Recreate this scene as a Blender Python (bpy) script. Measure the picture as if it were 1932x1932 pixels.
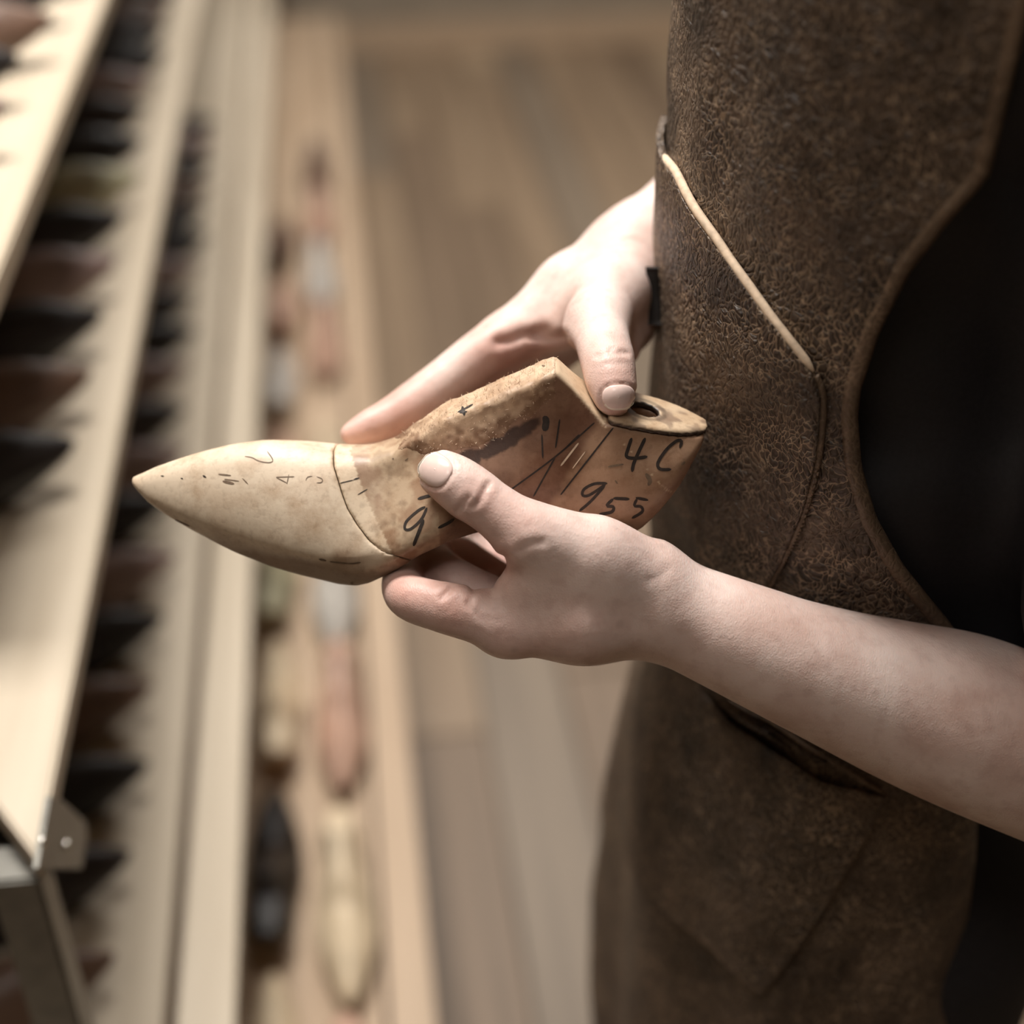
import bpy, bmesh, math, random
import numpy as np
from mathutils import Vector, Matrix
from mathutils.bvhtree import BVHTree

for o in list(bpy.data.objects):
    bpy.data.objects.remove(o)
scn = bpy.context.scene
COL = scn.collection
random.seed(7)
RNG = np.random.default_rng(11)

# ------------------------------------------------------------------ camera
FPX, CPX, DIST = 50 / 36 * 1932, 966.0, 0.65
PITCH = math.atan(1866 / FPX)
YAW = math.atan(419 / math.hypot(FPX, 1866))
CAM = np.array([0.0, 0.0, 1.52])
HH = np.array([math.sin(YAW), math.cos(YAW), 0.0])
RR = np.array([math.cos(YAW), -math.sin(YAW), 0.0])
FF = math.cos(PITCH) * HH + np.array([0, 0, -math.sin(PITCH)])
UU = np.cross(RR, FF)
cam_data = bpy.data.cameras.new('camera')
cam = bpy.data.objects.new('camera', cam_data)
COL.objects.link(cam)
cam_data.lens = 50
cam_data.sensor_width = 36
cam_data.clip_start = 0.02
M = Matrix((( RR[0], UU[0], -FF[0], CAM[0]), (RR[1], UU[1], -FF[1], CAM[1]), (RR[2], UU[2], -FF[2], CAM[2]), (0, 0, 0, 1)))
cam.matrix_world = M
cam_data.dof.use_dof = True
cam_data.dof.focus_distance = 0.612
cam_data.dof.aperture_fstop = 2.7
scn.camera = cam

# ------------------------------------------------------------------ world, lights, exposure
world = bpy.data.worlds.new('World')
scn.world = world
world.use_nodes = True
world.node_tree.nodes['Background'].inputs[0].default_value = (1.0, 0.93, 0.85, 1)
world.node_tree.nodes['Background'].inputs[1].default_value = 0.02
scn.view_settings.view_transform = 'Standard'
scn.view_settings.look = 'None'
scn.view_settings.gamma = 1
scn.view_settings.exposure = 0.18
scn.view_settings.use_curve_mapping = False
scn.cycles.max_bounces = 5
scn.cycles.diffuse_bounces = 3
scn.cycles.glossy_bounces = 2
scn.cycles.transmission_bounces = 2
scn.cycles.caustics_reflective = False
scn.cycles.caustics_refractive = False
scn.cycles.adaptive_threshold = 0.1
LIGHTS = [((-0.20, 1.16, 2.62), 0.6, 0.42, 42), ((0.5, 3.3, 2.62), 1.2, 0.5, 36), ((-0.30, -0.1, 2.62), 0.4, 0.7, 3.6)]  # overhead key, then unseen fill lamps added for the floor and the apron side


def area_light(i, loc, sx, sy, e):
    d = bpy.data.lights.new('ceiling_light_source', 'AREA')
    d.shape = 'RECTANGLE'
    d.size, d.size_y, d.energy = sx, sy, e
    d.color = (1.0, 0.955, 0.90)
    o = bpy.data.objects.new('ceiling_light_source', d)
    o.location = loc
    COL.objects.link(o)
    return o


# ------------------------------------------------------------------ helpers: camera maths
def pray(px, py):
    return FF + RR * ((px - CPX) / FPX) + UU * ((CPX - py) / FPX)


def W(px, py, w=0.0):
    """world point seen at a pixel, w metres in front of the plane 0.65 m away"""
    return CAM + pray(px, py) * (DIST - w)


def on_plane_x(px, py, x):
    d = pray(px, py)
    return CAM + d * (x / d[0])


def on_plane_z(px, py, z):
    d = pray(px, py)
    return CAM + d * ((z - CAM[2]) / d[2])


def cam2world(c):
    c = np.asarray(c)
    return CAM + np.outer(c[:, 0], RR) + np.outer(c[:, 1], UU) + np.outer(DIST - c[:, 2], FF)


def C3(px, py, wmm):
    w = wmm / 1000.0
    t = DIST - w
    return np.array([(px - CPX) / FPX * t, (CPX - py) / FPX * t, w])


# ------------------------------------------------------------------ helpers: objects
def srgb(r, g, b):
    f = lambda c: (c / 255 / 12.92) if c <= 10 else ((c / 255 + 0.055) / 1.055) ** 2.4
    return (f(r), f(g), f(b), 1.0)


def mesh_obj(name, verts, faces, mat, parent=None, smooth=True, col=None):
    me = bpy.data.meshes.new(name)
    verts = np.asarray(verts, dtype=np.float32)
    if isinstance(faces, np.ndarray) and len(faces):
        n, k = faces.shape
        me.vertices.add(len(verts))
        me.vertices.foreach_set('co', verts.ravel())
        me.loops.add(n * k)
        me.loops.foreach_set('vertex_index', faces.astype(np.int32).ravel())
        me.polygons.add(n)
        me.polygons.foreach_set('loop_start', np.arange(0, n * k, k, dtype=np.int32))
        me.polygons.foreach_set('loop_total', np.full(n, k, dtype=np.int32))
        me.update(calc_edges=True)
        me.validate()
    else:
        me.from_pydata([tuple(map(float, v)) for v in verts], [], [tuple(map(int, q)) for q in faces])
    if smooth:
        me.polygons.foreach_set('use_smooth', np.ones(len(me.polygons), dtype=bool))
    if col is not None:
        a = me.color_attributes.new('Col', 'FLOAT_COLOR', 'POINT')
        cc = np.ones((len(verts), 4), np.float32)
        cc[:, :3] = col
        a.data.foreach_set('color', cc.ravel())
    me.materials.append(mat)
    me.update()
    o = bpy.data.objects.new(name, me)
    COL.objects.link(o)
    if parent:
        o.parent = parent
    return o


def empty(name, loc):
    o = bpy.data.objects.new(name, None)
    o.empty_display_size = 0.05
    o.location = tuple(loc)
    COL.objects.link(o)
    return o


def tag(o, label=None, cat=None, group=None, kind=None):
    if label:
        o['label'] = label
    if cat:
        o['category'] = cat
    if group:
        o['group'] = group
    if kind:
        o['kind'] = kind
    return o


def reloc(o, loc):
    """move the object's origin to loc, keeping the world shape (mesh built in world coordinates)"""
    o.data.transform(Matrix.Translation(-Vector(loc)))
    o.location = loc


def box(name, lo, hi, mat, parent=None, bevel=0.0):
    bm = bmesh.new()
    bmesh.ops.create_cube(bm, size=1)
    for v in bm.verts:
        v.co = Vector([(lo[i] + hi[i]) / 2 + v.co[i] * (hi[i] - lo[i]) for i in range(3)])
    if bevel:
        bmesh.ops.bevel(bm, geom=bm.edges[:], offset=bevel, segments=2, affect='EDGES', clamp_overlap=True)
    me = bpy.data.meshes.new(name)
    bm.to_mesh(me)
    bm.free()
    me.materials.append(mat)
    o = bpy.data.objects.new(name, me)
    COL.objects.link(o)
    if parent:
        o.parent = parent
    return o


def prism(name, poly, axis_vec, mat, parent=None, bevel=0.0):
    """extrude a 3D polygon along axis_vec"""
    bm = bmesh.new()
    a = [bm.verts.new(tuple(p)) for p in poly]
    b = [bm.verts.new(tuple(np.asarray(p) + np.asarray(axis_vec))) for p in poly]
    n = len(a)
    bm.faces.new(a)
    bm.faces.new(b[::-1])
    for i in range(n):
        bm.faces.new((a[i], b[i], b[(i + 1) % n], a[(i + 1) % n]))
    bmesh.ops.recalc_face_normals(bm, faces=bm.faces[:])
    if bevel:
        bmesh.ops.bevel(bm, geom=bm.edges[:], offset=bevel, segments=2, affect='EDGES', clamp_overlap=True)
    me = bpy.data.meshes.new(name)
    bm.to_mesh(me)
    bm.free()
    me.materials.append(mat)
    o = bpy.data.objects.new(name, me)
    COL.objects.link(o)
    if parent:
        o.parent = parent
    return o


def resample(P, n):
    P = np.asarray(P, float)
    if len(P) > 2:                                   # smooth through the points
        Q = [P[0]]
        for i in range(len(P) - 1):
            p0, p1, p2, p3 = P[max(i - 1, 0)], P[i], P[i + 1], P[min(i + 2, len(P) - 1)]
            for t in np.linspace(0, 1, 9)[1:]:
                Q.append(0.5 * (2 * p1 + (p2 - p0) * t + (2 * p0 - 5 * p1 + 4 * p2 - p3) * t * t + (3 * p1 - p0 - 3 * p2 + p3) * t ** 3))
        P = np.array(Q)
    L = np.r_[0, np.cumsum(np.linalg.norm(np.diff(P, axis=0), axis=1))]
    s = np.linspace(0, L[-1], n)
    return np.stack([np.interp(s, L, P[:, k]) for k in range(P.shape[1])], 1)


def tube_data(P, rad, seg=8):
    P = np.asarray(P, float)
    n = len(P)
    r = np.full(n, rad) if np.isscalar(rad) else np.asarray(rad, float)
    T = np.gradient(P, axis=0)
    T /= np.linalg.norm(T, axis=1)[:, None] + 1e-12
    ref = np.array([0.31, 0.23, 0.92])
    A = np.cross(T, ref)
    A /= np.linalg.norm(A, axis=1)[:, None] + 1e-12
    B = np.cross(T, A)
    ang = np.linspace(0, 2 * np.pi, seg, endpoint=False)
    V = (P[:, None, :] + r[:, None, None] * (np.cos(ang)[None, :, None] * A[:, None, :] + np.sin(ang)[None, :, None] * B[:, None, :])).reshape(-1, 3)
    F = []
    for i in range(n - 1):
        for j in range(seg):
            F.append((i * seg + j, i * seg + (j + 1) % seg, (i + 1) * seg + (j + 1) % seg, (i + 1) * seg + j))
    F.append(tuple(range(seg))[::-1])
    F.append(tuple((n - 1) * seg + j for j in range(seg)))
    return V, F


def tube(name, P, rad, mat, parent=None, seg=8):
    V, F = tube_data(P, rad, seg)
    return mesh_obj(name, V, F, mat, parent)


# ------------------------------------------------------------------ helpers: noise and implicit surfaces
_LAT = RNG.random((32, 32, 32)).astype(np.float32)


def vnoise(x, y, z):
    """smooth value noise in [-1, 1]"""
    xi, yi, zi = np.floor(x).astype(int), np.floor(y).astype(int), np.floor(z).astype(int)
    fx, fy, fz = x - xi, y - yi, z - zi
    fx, fy, fz = fx * fx * (3 - 2 * fx), fy * fy * (3 - 2 * fy), fz * fz * (3 - 2 * fz)
    r = 0
    for a in (0, 1):
        for b in (0, 1):
            for c in (0, 1):
                r = r + _LAT[(xi + a) % 32, (yi + b) % 32, (zi + c) % 32] * (fx if a else 1 - fx) * (fy if b else 1 - fy) * (fz if c else 1 - fz)
    return r * 2 - 1


def sstep(a, b, x):
    t = np.clip((x - a) / (b - a), 0, 1)
    return t * t * (3 - 2 * t)


def smin(a, b, k):
    h = np.maximum(k - np.abs(a - b), 0) / k
    return np.minimum(a, b) - h * h * k / 4


def smax(a, b, k):
    return -smin(-a, -b, k)


def surface_net(F, origin, h):
    """vertices and quads of the zero level of a sampled field (negative inside)"""
    S = F < 0
    nx, ny, nz = F.shape
    cnt = np.zeros((nx - 1, ny - 1, nz - 1), np.int8)
    for a in (0, 1):
        for b in (0, 1):
            for c in (0, 1):
                cnt += S[a:nx - 1 + a, b:ny - 1 + b, c:nz - 1 + c]
    act = (cnt > 0) & (cnt < 8)
    I = np.argwhere(act)
    idx = np.full(act.shape, -1, np.int32)
    idx[act] = np.arange(len(I))
    pos = np.zeros((len(I), 3))
    num = np.zeros(len(I))
    cor = [(a, b, c) for a in (0, 1) for b in (0, 1) for c in (0, 1)]
    for p in cor:
        for ax in range(3):
            if p[ax]:
                continue
            q = list(p)
            q[ax] = 1
            va = F[I[:, 0] + p[0], I[:, 1] + p[1], I[:, 2] + p[2]]
            vb = F[I[:, 0] + q[0], I[:, 1] + q[1], I[:, 2] + q[2]]
            m = (va < 0) != (vb < 0)
            t = va[m] / (va[m] - vb[m])
            P = np.tile(np.array(p, float), (m.sum(), 1))
            P[:, ax] += t
            pos[m] += P
            num[m] += 1
    V = (I + pos / num[:, None]) * h + np.asarray(origin)
    Q = []
    for ax in range(3):
        o1, o2 = [(1, 2), (2, 0), (0, 1)][ax]
        A = np.moveaxis(S, (ax, o1, o2), (0, 1, 2))
        cr = A[:-1, 1:-1, 1:-1] != A[1:, 1:-1, 1:-1]
        E = np.argwhere(cr)
        neg = A[:-1, 1:-1, 1:-1][cr]
        E[:, 1:] += 1
        Id = np.moveaxis(idx, (ax, o1, o2), (0, 1, 2))
        i, j, k = E.T
        q = np.stack([Id[i, j - 1, k - 1], Id[i, j, k - 1], Id[i, j, k], Id[i, j - 1, k]], 1)
        q[~neg] = q[~neg][:, ::-1]
        Q.append(q)
    Q = np.concatenate(Q)
    Q = Q[(Q >= 0).all(1)]
    return V, Q


class Grid:
    def __init__(self, lo, hi, h):
        self.lo, self.h = np.asarray(lo, float), h
        self.n = np.ceil((np.asarray(hi) - self.lo) / h).astype(int) + 1
        self.F = np.full(self.n, 1.0, np.float32)

    def sub(self, lo, hi):
        a = np.clip(np.floor((np.asarray(lo) - self.lo) / self.h).astype(int), 0, self.n)
        b = np.clip(np.ceil((np.asarray(hi) - self.lo) / self.h).astype(int) + 1, 0, self.n)
        if (b <= a).any():
            return None
        ax = [(self.lo[i] + np.arange(a[i], b[i]) * self.h).astype(np.float32) for i in range(3)]
        sl = tuple(slice(a[i], b[i]) for i in range(3))
        return sl, ax[0][:, None, None], ax[1][None, :, None], ax[2][None, None, :]

    def cone(self, a, b, ra, rb, k, squash=(1, 1, 1), target=None):
        """smoothly add a tapered capsule"""
        F = self.F if target is None else target
        a, b = np.asarray(a, float), np.asarray(b, float)
        r = max(ra, rb)
        pad = (r + k + 4 * self.h) / np.minimum(np.asarray(squash), 1)
        g = self.sub(np.minimum(a, b) - pad, np.maximum(a, b) + pad)
        if g is None:
            return
        sl, X, Y, Z = g
        e = b - a
        t = np.clip(((X - a[0]) * e[0] + (Y - a[1]) * e[1] + (Z - a[2]) * e[2]) / max(e @ e, 1e-12), 0, 1)
        d = np.sqrt(((X - a[0] - t * e[0]) * squash[0]) ** 2 + ((Y - a[1] - t * e[1]) * squash[1]) ** 2 + ((Z - a[2] - t * e[2]) * squash[2]) ** 2) - (ra + (rb - ra) * t)
        F[sl] = smin(F[sl], d.astype(np.float32), k)

    def chain(self, pts, k_in, k_out):
        """pts: list of (xyz, radius); smooth within the chain, then joined to the rest"""
        T = np.full(self.n, 1.0, np.float32)
        q = resample(np.array([list(p) + [r] for p, r in pts]), 6 * (len(pts) - 1) + 1)
        for a, b in zip(q[:-1], q[1:]):
            self.cone(a[:3], b[:3], a[3], b[3], .0012, target=T)
        self.F = smin(self.F, T, k_out)

    def mesh(self):
        return surface_net(self.F, self.lo, self.h)


# ------------------------------------------------------------------ materials
def new_mat(name):
    m = bpy.data.materials.new(name)
    m.use_nodes = True
    nt = m.node_tree
    return m, nt, nt.nodes['Principled BSDF']


def nd(nt, kind, **kw):
    n = nt.nodes.new(kind)
    for k, v in kw.items():
        if k in n.inputs:
            n.inputs[k].default_value = v
        else:
            setattr(n, k, v)
    return n


def ramp(nt, stops):
    r = nt.nodes.new('ShaderNodeValToRGB')
    while len(r.color_ramp.elements) < len(stops):
        r.color_ramp.elements.new(0.5)
    for e, (p, c) in zip(r.color_ramp.elements, stops):
        e.position, e.color = p, c
    return r


def mixc(nt, a, b, fac, mode='MIX'):
    n = nt.nodes.new('ShaderNodeMix')
    n.data_type, n.blend_type = 'RGBA', mode
    for sock, val in ((n.inputs[0], fac), (n.inputs[6], a), (n.inputs[7], b)):
        if hasattr(val, 'is_output') or isinstance(val, bpy.types.NodeSocket):
            nt.links.new(val, sock)
        else:
            sock.default_value = val
    return n.outputs[2]


def coords(nt, scale=(1, 1, 1), rot=(0, 0, 0)):
    tc = nt.nodes.new('ShaderNodeTexCoord')
    mp = nt.nodes.new('ShaderNodeMapping')
    mp.inputs['Scale'].default_value = scale
    mp.inputs['Rotation'].default_value = rot
    nt.links.new(tc.outputs['Object'], mp.inputs[0])
    return mp.outputs[0]


def bump(nt, bsdf, height, strength, dist=0.001):
    b = nt.nodes.new('ShaderNodeBump')
    b.inputs['Strength'].default_value = strength
    b.inputs['Distance'].default_value = dist
    nt.links.new(height, b.inputs['Height'])
    prev = bsdf.inputs['Normal']
    if prev.is_linked:
        nt.links.new(prev.links[0].from_socket, b.inputs['Normal'])
    nt.links.new(b.outputs[0], prev)


def wood_mat(name, c1, c2, rough=0.5, scale=(60, 4, 60), attr=False, rot=(0, 0, 0), bstr=0.15):
    m, nt, bs = new_mat(name)
    co = coords(nt, scale, rot)
    n1 = nd(nt, 'ShaderNodeTexNoise', Scale=1.0, Detail=6.0, Roughness=0.6)
    nt.links.new(co, n1.inputs['Vector'])
    r = ramp(nt, [(0.32, c1), (0.68, c2)])
    nt.links.new(n1.outputs['Fac'], r.inputs[0])
    out = r.outputs[0]
    nt.links.new(out, bs.inputs['Base Color'])
    bs.inputs['Roughness'].default_value = rough
    bump(nt, bs, n1.outputs['Fac'], bstr, 0.001)
    return m


def plain_mat(name, c, rough=0.5, metal=0.0, nscale=40, namp=0.25):
    m, nt, bs = new_mat(name)
    co = coords(nt)
    n1 = nd(nt, 'ShaderNodeTexNoise', Scale=nscale, Detail=4.0)
    nt.links.new(co, n1.inputs['Vector'])
    d = tuple(x * (1 - namp) for x in c[:3]) + (1,)
    l = tuple(min(1, x * (1 + namp)) for x in c[:3]) + (1,)
    r = ramp(nt, [(0.3, d), (0.7, l)])
    nt.links.new(n1.outputs['Fac'], r.inputs[0])
    nt.links.new(r.outputs[0], bs.inputs['Base Color'])
    bs.inputs['Roughness'].default_value = rough
    bs.inputs['Metallic'].default_value = metal
    return m


def skin_mat():
    m, nt, bs = new_mat('skin')
    co = coords(nt)
    big = nd(nt, 'ShaderNodeTexNoise', Scale=28.0, Detail=3.0)
    mid = nd(nt, 'ShaderNodeTexNoise', Scale=130.0, Detail=5.0, Roughness=0.6)
    vor = nd(nt, 'ShaderNodeTexVoronoi', Scale=52.0)
    for n in (big, mid, vor):
        nt.links.new(co, n.inputs['Vector'])
    r = ramp(nt, [(0.30, srgb(208, 178, 167)), (0.52, srgb(224, 200, 191)), (0.72, srgb(233, 213, 205))])
    nt.links.new(big.outputs['Fac'], r.inputs[0])
    r2 = ramp(nt, [(0.32, srgb(165, 118, 105)), (0.52, srgb(255, 255, 255))])
    nt.links.new(mid.outputs['Fac'], r2.inputs[0])
    c1 = mixc(nt, r.outputs[0], r2.outputs[0], 0.18, 'MULTIPLY')
    fr = ramp(nt, [(0.05, srgb(120, 84, 72)), (0.14, (1, 1, 1, 1))])         # freckles
    nt.links.new(vor.outputs['Distance'], fr.inputs[0])
    c2 = mixc(nt, c1, fr.outputs[0], 0.16, 'MULTIPLY')
    at = nd(nt, 'ShaderNodeAttribute', attribute_name='Col')                 # redder knuckles, creases and fingertips
    c3 = mixc(nt, c2, at.outputs['Color'], 1.0, 'MULTIPLY')
    nt.links.new(c3, bs.inputs['Base Color'])
    bs.inputs['Roughness'].default_value = 0.46
    bs.inputs['Specular IOR Level'].default_value = 0.42
    bs.inputs['Subsurface Weight'].default_value = 0.22
    bs.inputs['Subsurface Radius'].default_value = (1.0, 0.55, 0.42)
    bs.inputs['Subsurface Scale'].default_value = 0.004
    cell = nd(nt, 'ShaderNodeTexVoronoi', Scale=900.0)
    cell.feature = 'DISTANCE_TO_EDGE'
    co2 = coords(nt, (1, 0.45, 1), (0.4, 0.2, 0.6))
    nt.links.new(co2, cell.inputs['Vector'])
    fine = nd(nt, 'ShaderNodeTexNoise', Scale=420.0, Detail=4.0)
    nt.links.new(co, fine.inputs['Vector'])
    bump(nt, bs, fine.outputs['Fac'], 0.3, 0.0006)
    bump(nt, bs, cell.outputs['Distance'], 0.22, 0.0007)
    return m


def leather_mat(name, dark, light, vein, scale=260.0, bstr=0.5, attr=False):
    m, nt, bs = new_mat(name)
    co = coords(nt)
    warp = nd(nt, 'ShaderNodeTexNoise', Scale=60.0, Detail=3.0)
    nt.links.new(co, warp.inputs['Vector'])
    add = nt.nodes.new('ShaderNodeMix')
    add.data_type = 'VECTOR'
    add.inputs[0].default_value = 0.018
    nt.links.new(co, add.inputs[4])
    nt.links.new(warp.outputs['Color'], add.inputs[5])
    st = nt.nodes.new('ShaderNodeMapping')
    st.inputs['Scale'].default_value = (1.0, 1.0, 0.62)
    st.inputs['Rotation'].default_value = (0.5, 0.35, 0.2)
    nt.links.new(add.outputs[1], st.inputs[0])
    v1 = nd(nt, 'ShaderNodeTexVoronoi', Scale=scale)
    v1.feature = 'DISTANCE_TO_EDGE'
    v2 = nd(nt, 'ShaderNodeTexVoronoi', Scale=scale * 0.42)
    v2.feature = 'DISTANCE_TO_EDGE'
    for v in (v1, v2):
        nt.links.new(st.outputs[0], v.inputs['Vector'])
    blot = nd(nt, 'ShaderNodeTexNoise', Scale=26.0, Detail=6.0, Roughness=0.65)
    nt.links.new(co, blot.inputs['Vector'])
    rb = ramp(nt, [(0.34, dark), (0.66, light)])
    nt.links.new(blot.outputs['Fac'], rb.inputs[0])
    e1 = ramp(nt, [(0.0, (1, 1, 1, 1)), (0.095, (0, 0, 0, 1))])
    nt.links.new(v1.outputs['Distance'], e1.inputs[0])
    wear = nd(nt, 'ShaderNodeTexNoise', Scale=24.0, Detail=8.0, Roughness=0.75)
    nt.links.new(co, wear.inputs['Vector'])
    wr = ramp(nt, [(0.38, (0.05, 0.05, 0.05, 1)), (0.62, (0.95, 0.95, 0.95, 1))])
    nt.links.new(wear.outputs['Fac'], wr.inputs[0])
    mul = nt.nodes.new('ShaderNodeMath')
    mul.operation = 'MULTIPLY'
    nt.links.new(e1.outputs[0], mul.inputs[0])
    nt.links.new(wr.outputs[0], mul.inputs[1])
    c = mixc(nt, rb.outputs[0], vein, mul.outputs[0])
    nt.links.new(c, bs.inputs['Base Color'])
    bs.inputs['Roughness'].default_value = 0.5
    bs.inputs['Specular IOR Level'].default_value = 0.45
    bump(nt, bs, v1.outputs['Distance'], bstr, 0.0025)
    bump(nt, bs, v2.outputs['Distance'], bstr * 0.8, 0.004)
    bump(nt, bs, blot.outputs['Fac'], 0.3, 0.004)
    return m


def last_mat():
    """wood of the held last: colour zones come as an attribute, grain and scuffs from nodes"""
    m, nt, bs = new_mat('last_wood')
    at = nd(nt, 'ShaderNodeAttribute', attribute_name='Col')
    co = coords(nt, (1, 1, 1))
    n1 = nd(nt, 'ShaderNodeTexNoise', Scale=75.0, Detail=7.0, Roughness=0.68)
    n2 = nd(nt, 'ShaderNodeTexNoise', Scale=330.0, Detail=4.0, Roughness=0.6)
    n3 = nd(nt, 'ShaderNodeTexNoise', Scale=38.0, Detail=3.0)
    for n in (n1, n2, n3):
        nt.links.new(co, n.inputs['Vector'])
    g = ramp(nt, [(0.3, srgb(196, 172, 150)), (0.55, (1, 1, 1, 1))])
    nt.links.new(n1.outputs['Fac'], g.inputs[0])
    g2 = ramp(nt, [(0.33, srgb(150, 124, 104)), (0.47, (1, 1, 1, 1))])
    nt.links.new(n2.outputs['Fac'], g2.inputs[0])
    c = mixc(nt, at.outputs['Color'], g.outputs[0], 0.6, 'MULTIPLY')
    c = mixc(nt, c, g2.outputs[0], 0.2, 'MULTIPLY')
    nt.links.new(c, bs.inputs['Base Color'])
    rr = ramp(nt, [(0.35, (0.36,) * 3 + (1,)), (0.7, (0.6,) * 3 + (1,))])
    nt.links.new(n3.outputs['Fac'], rr.inputs[0])
    nt.links.new(rr.outputs[0], bs.inputs['Roughness'])
    bump(nt, bs, n2.outputs['Fac'], 0.18, 0.0006)
    return m


M_SKIN = skin_mat()
M_NAIL = plain_mat('nail', srgb(228, 202, 194), 0.22, 0, 300, 0.04)
M_NAILTIP = plain_mat('nail_tip', srgb(238, 226, 214), 0.3, 0, 300, 0.04)
M_LEATHER = leather_mat('apron_leather', srgb(40, 30, 24), srgb(96, 79, 65), srgb(182, 157, 131), 380.0, 0.75)
M_HEM = leather_mat('hem_leather', srgb(78, 62, 48), srgb(112, 92, 74), srgb(150, 125, 102), 380.0, 0.3)
M_RAW = plain_mat('raw_leather_edge', srgb(214, 190, 164), 0.75, 0, 260, 0.22)
M_THREAD = plain_mat('dark_thread', srgb(26, 18, 14), 0.8)
M_SHIRT = plain_mat('black_cotton', srgb(27, 24, 27), 0.62, 0, 500, 0.3)
M_TROUSER = plain_mat('dark_trouser_cloth', srgb(36, 34, 38), 0.9, 0, 400, 0.3)
M_SHOE = plain_mat('dark_shoe_leather', srgb(40, 28, 22), 0.45)
M_HAIR = plain_mat('brown_hair', srgb(58, 40, 28), 0.5, 0, 300, 0.4)
M_LAST = last_mat()
M_INK = plain_mat('black_ink', srgb(42, 31, 25), 0.6, 0, 700, 0.55)
M_PENCIL = plain_mat('pencil_grey', srgb(112, 92, 74), 0.6, 0, 500, 0.3)
M_BOARD = wood_mat('pale_shelf_board', srgb(182, 168, 147), srgb(204, 191, 171), 0.55, (26, 1.6, 26))
M_BOARD2 = wood_mat('honey_shelf_board', srgb(176, 151, 125), srgb(197, 174, 149), 0.55, (26, 1.6, 26))
M_RACKBACK = wood_mat('dark_rack_wood', srgb(52, 38, 28), srgb(78, 58, 44), 0.7, (20, 20, 3))
M_STEEL = plain_mat('grey_steel', srgb(120, 118, 112), 0.45, 0.7, 80, 0.15)
M_SCREW = plain_mat('bright_steel', srgb(215, 212, 205), 0.25, 1.0, 80, 0.1)
M_WALL = plain_mat('plaster_wall', srgb(150, 138, 122), 0.9, 0, 6, 0.08)
M_CEIL = plain_mat('ceiling_paint', srgb(150, 140, 126), 0.9, 0, 6, 0.05)

# ------------------------------------------------------------------ the setting
XL, XR, YB, YF, ZC = -0.78, 2.6, 5.0, -1.6, 2.75
floor = tag(box('floor', (XL - .1, YF - .1, -0.12), (XR + .1, YB + .1, -0.022), plain_mat('subfloor', srgb(40, 32, 26), 0.9)), kind='structure')
tag(box('ceiling', (XL - .1, YF - .1, ZC), (XR + .1, YB + .1, ZC + .1), M_CEIL), kind='structure')
tag(box('wall_left', (XL - .1, YF - .1, -.02), (XL, YB + .1, ZC), M_WALL), kind='structure')
tag(box('wall_right', (XR, YF - .1, -.02), (XR + .1, YB + .1, ZC), M_WALL), kind='structure')
tag(box('wall_back', (XL, YB, -.02), (XR, YB + .1, ZC), M_WALL), kind='structure')
tag(box('wall_front', (XL, YF - .1, -.02), (XR, YF, ZC), M_WALL), kind='structure')
tag(box('baseboard_back', (XL, YB - .018, 0), (XR, YB, .11), M_BOARD2, bevel=.004), kind='structure')

plank_mats = [wood_mat('floor_plank_%s' % n, srgb(*a), srgb(*b), 0.5, (22, 1.3, 22)) for n, a, b in (
    ('tan', (138, 117, 96), (164, 142, 118)), ('brown', (118, 100, 82), (142, 121, 101)),
    ('light', (160, 140, 116), (184, 162, 136)), ('grey', (126, 112, 97), (148, 132, 114)))]
PW = 0.135
nrow = int((XR - XL) / PW) + 1
for i in range(nrow):
    x0 = XL + i * PW
    x1 = min(x0 + PW, XR)
    y = YF - random.random() * 1.2
    while y < YB:
        ln = random.choice((1.6, 1.9, 2.3))
        ya, yb = max(y, YF), min(y + ln, YB)
        if yb - ya > .05 and x1 - x0 > .02:
            dz = random.uniform(-.0012, .0012)
            box('plank', (x0 + .002, ya + .0015, -.022), (x1 - .002, yb - .0015, dz), plank_mats[random.choice((0, 0, 1, 1, 2, 3))], floor, .0025)
        y += ln

# ceiling lamps: a housing and a glowing diffuser each, with the light itself under it; the far and near ones are added fill
M_GLOW, nt_, bs_ = new_mat('lamp_diffuser')
bs_.inputs['Base Color'].default_value = (1, .96, .9, 1)
bs_.inputs['Emission Color'].default_value = (1, .94, .86, 1)
bs_.inputs['Emission Strength'].default_value = 2.0
lamp_words = ['white ceiling light panel above the hands', 'added white ceiling panel, out of view, brightening the far floor', 'added fill light panel, out of view, for the apron front and hands']
for i, (loc, sx, sy, e) in enumerate(LIGHTS):
    r = empty('ceiling_light', (loc[0], loc[1], ZC))
    tag(r, lamp_words[i], 'lamp', 'ceiling light panels')
    hx, hy = sx / 2 + .03, sy / 2 + .03
    for nm, lo, hi, mt in (('housing', (-hx, -hy, -.09), (hx, hy, 0), M_STEEL), ('diffuser', (-hx + .02, -hy + .02, -.105), (hx - .02, hy - .02, -.0905), M_GLOW)):
        box(nm, lo, hi, mt, r)
    area_light(i, loc, sx, sy, e)

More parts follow.
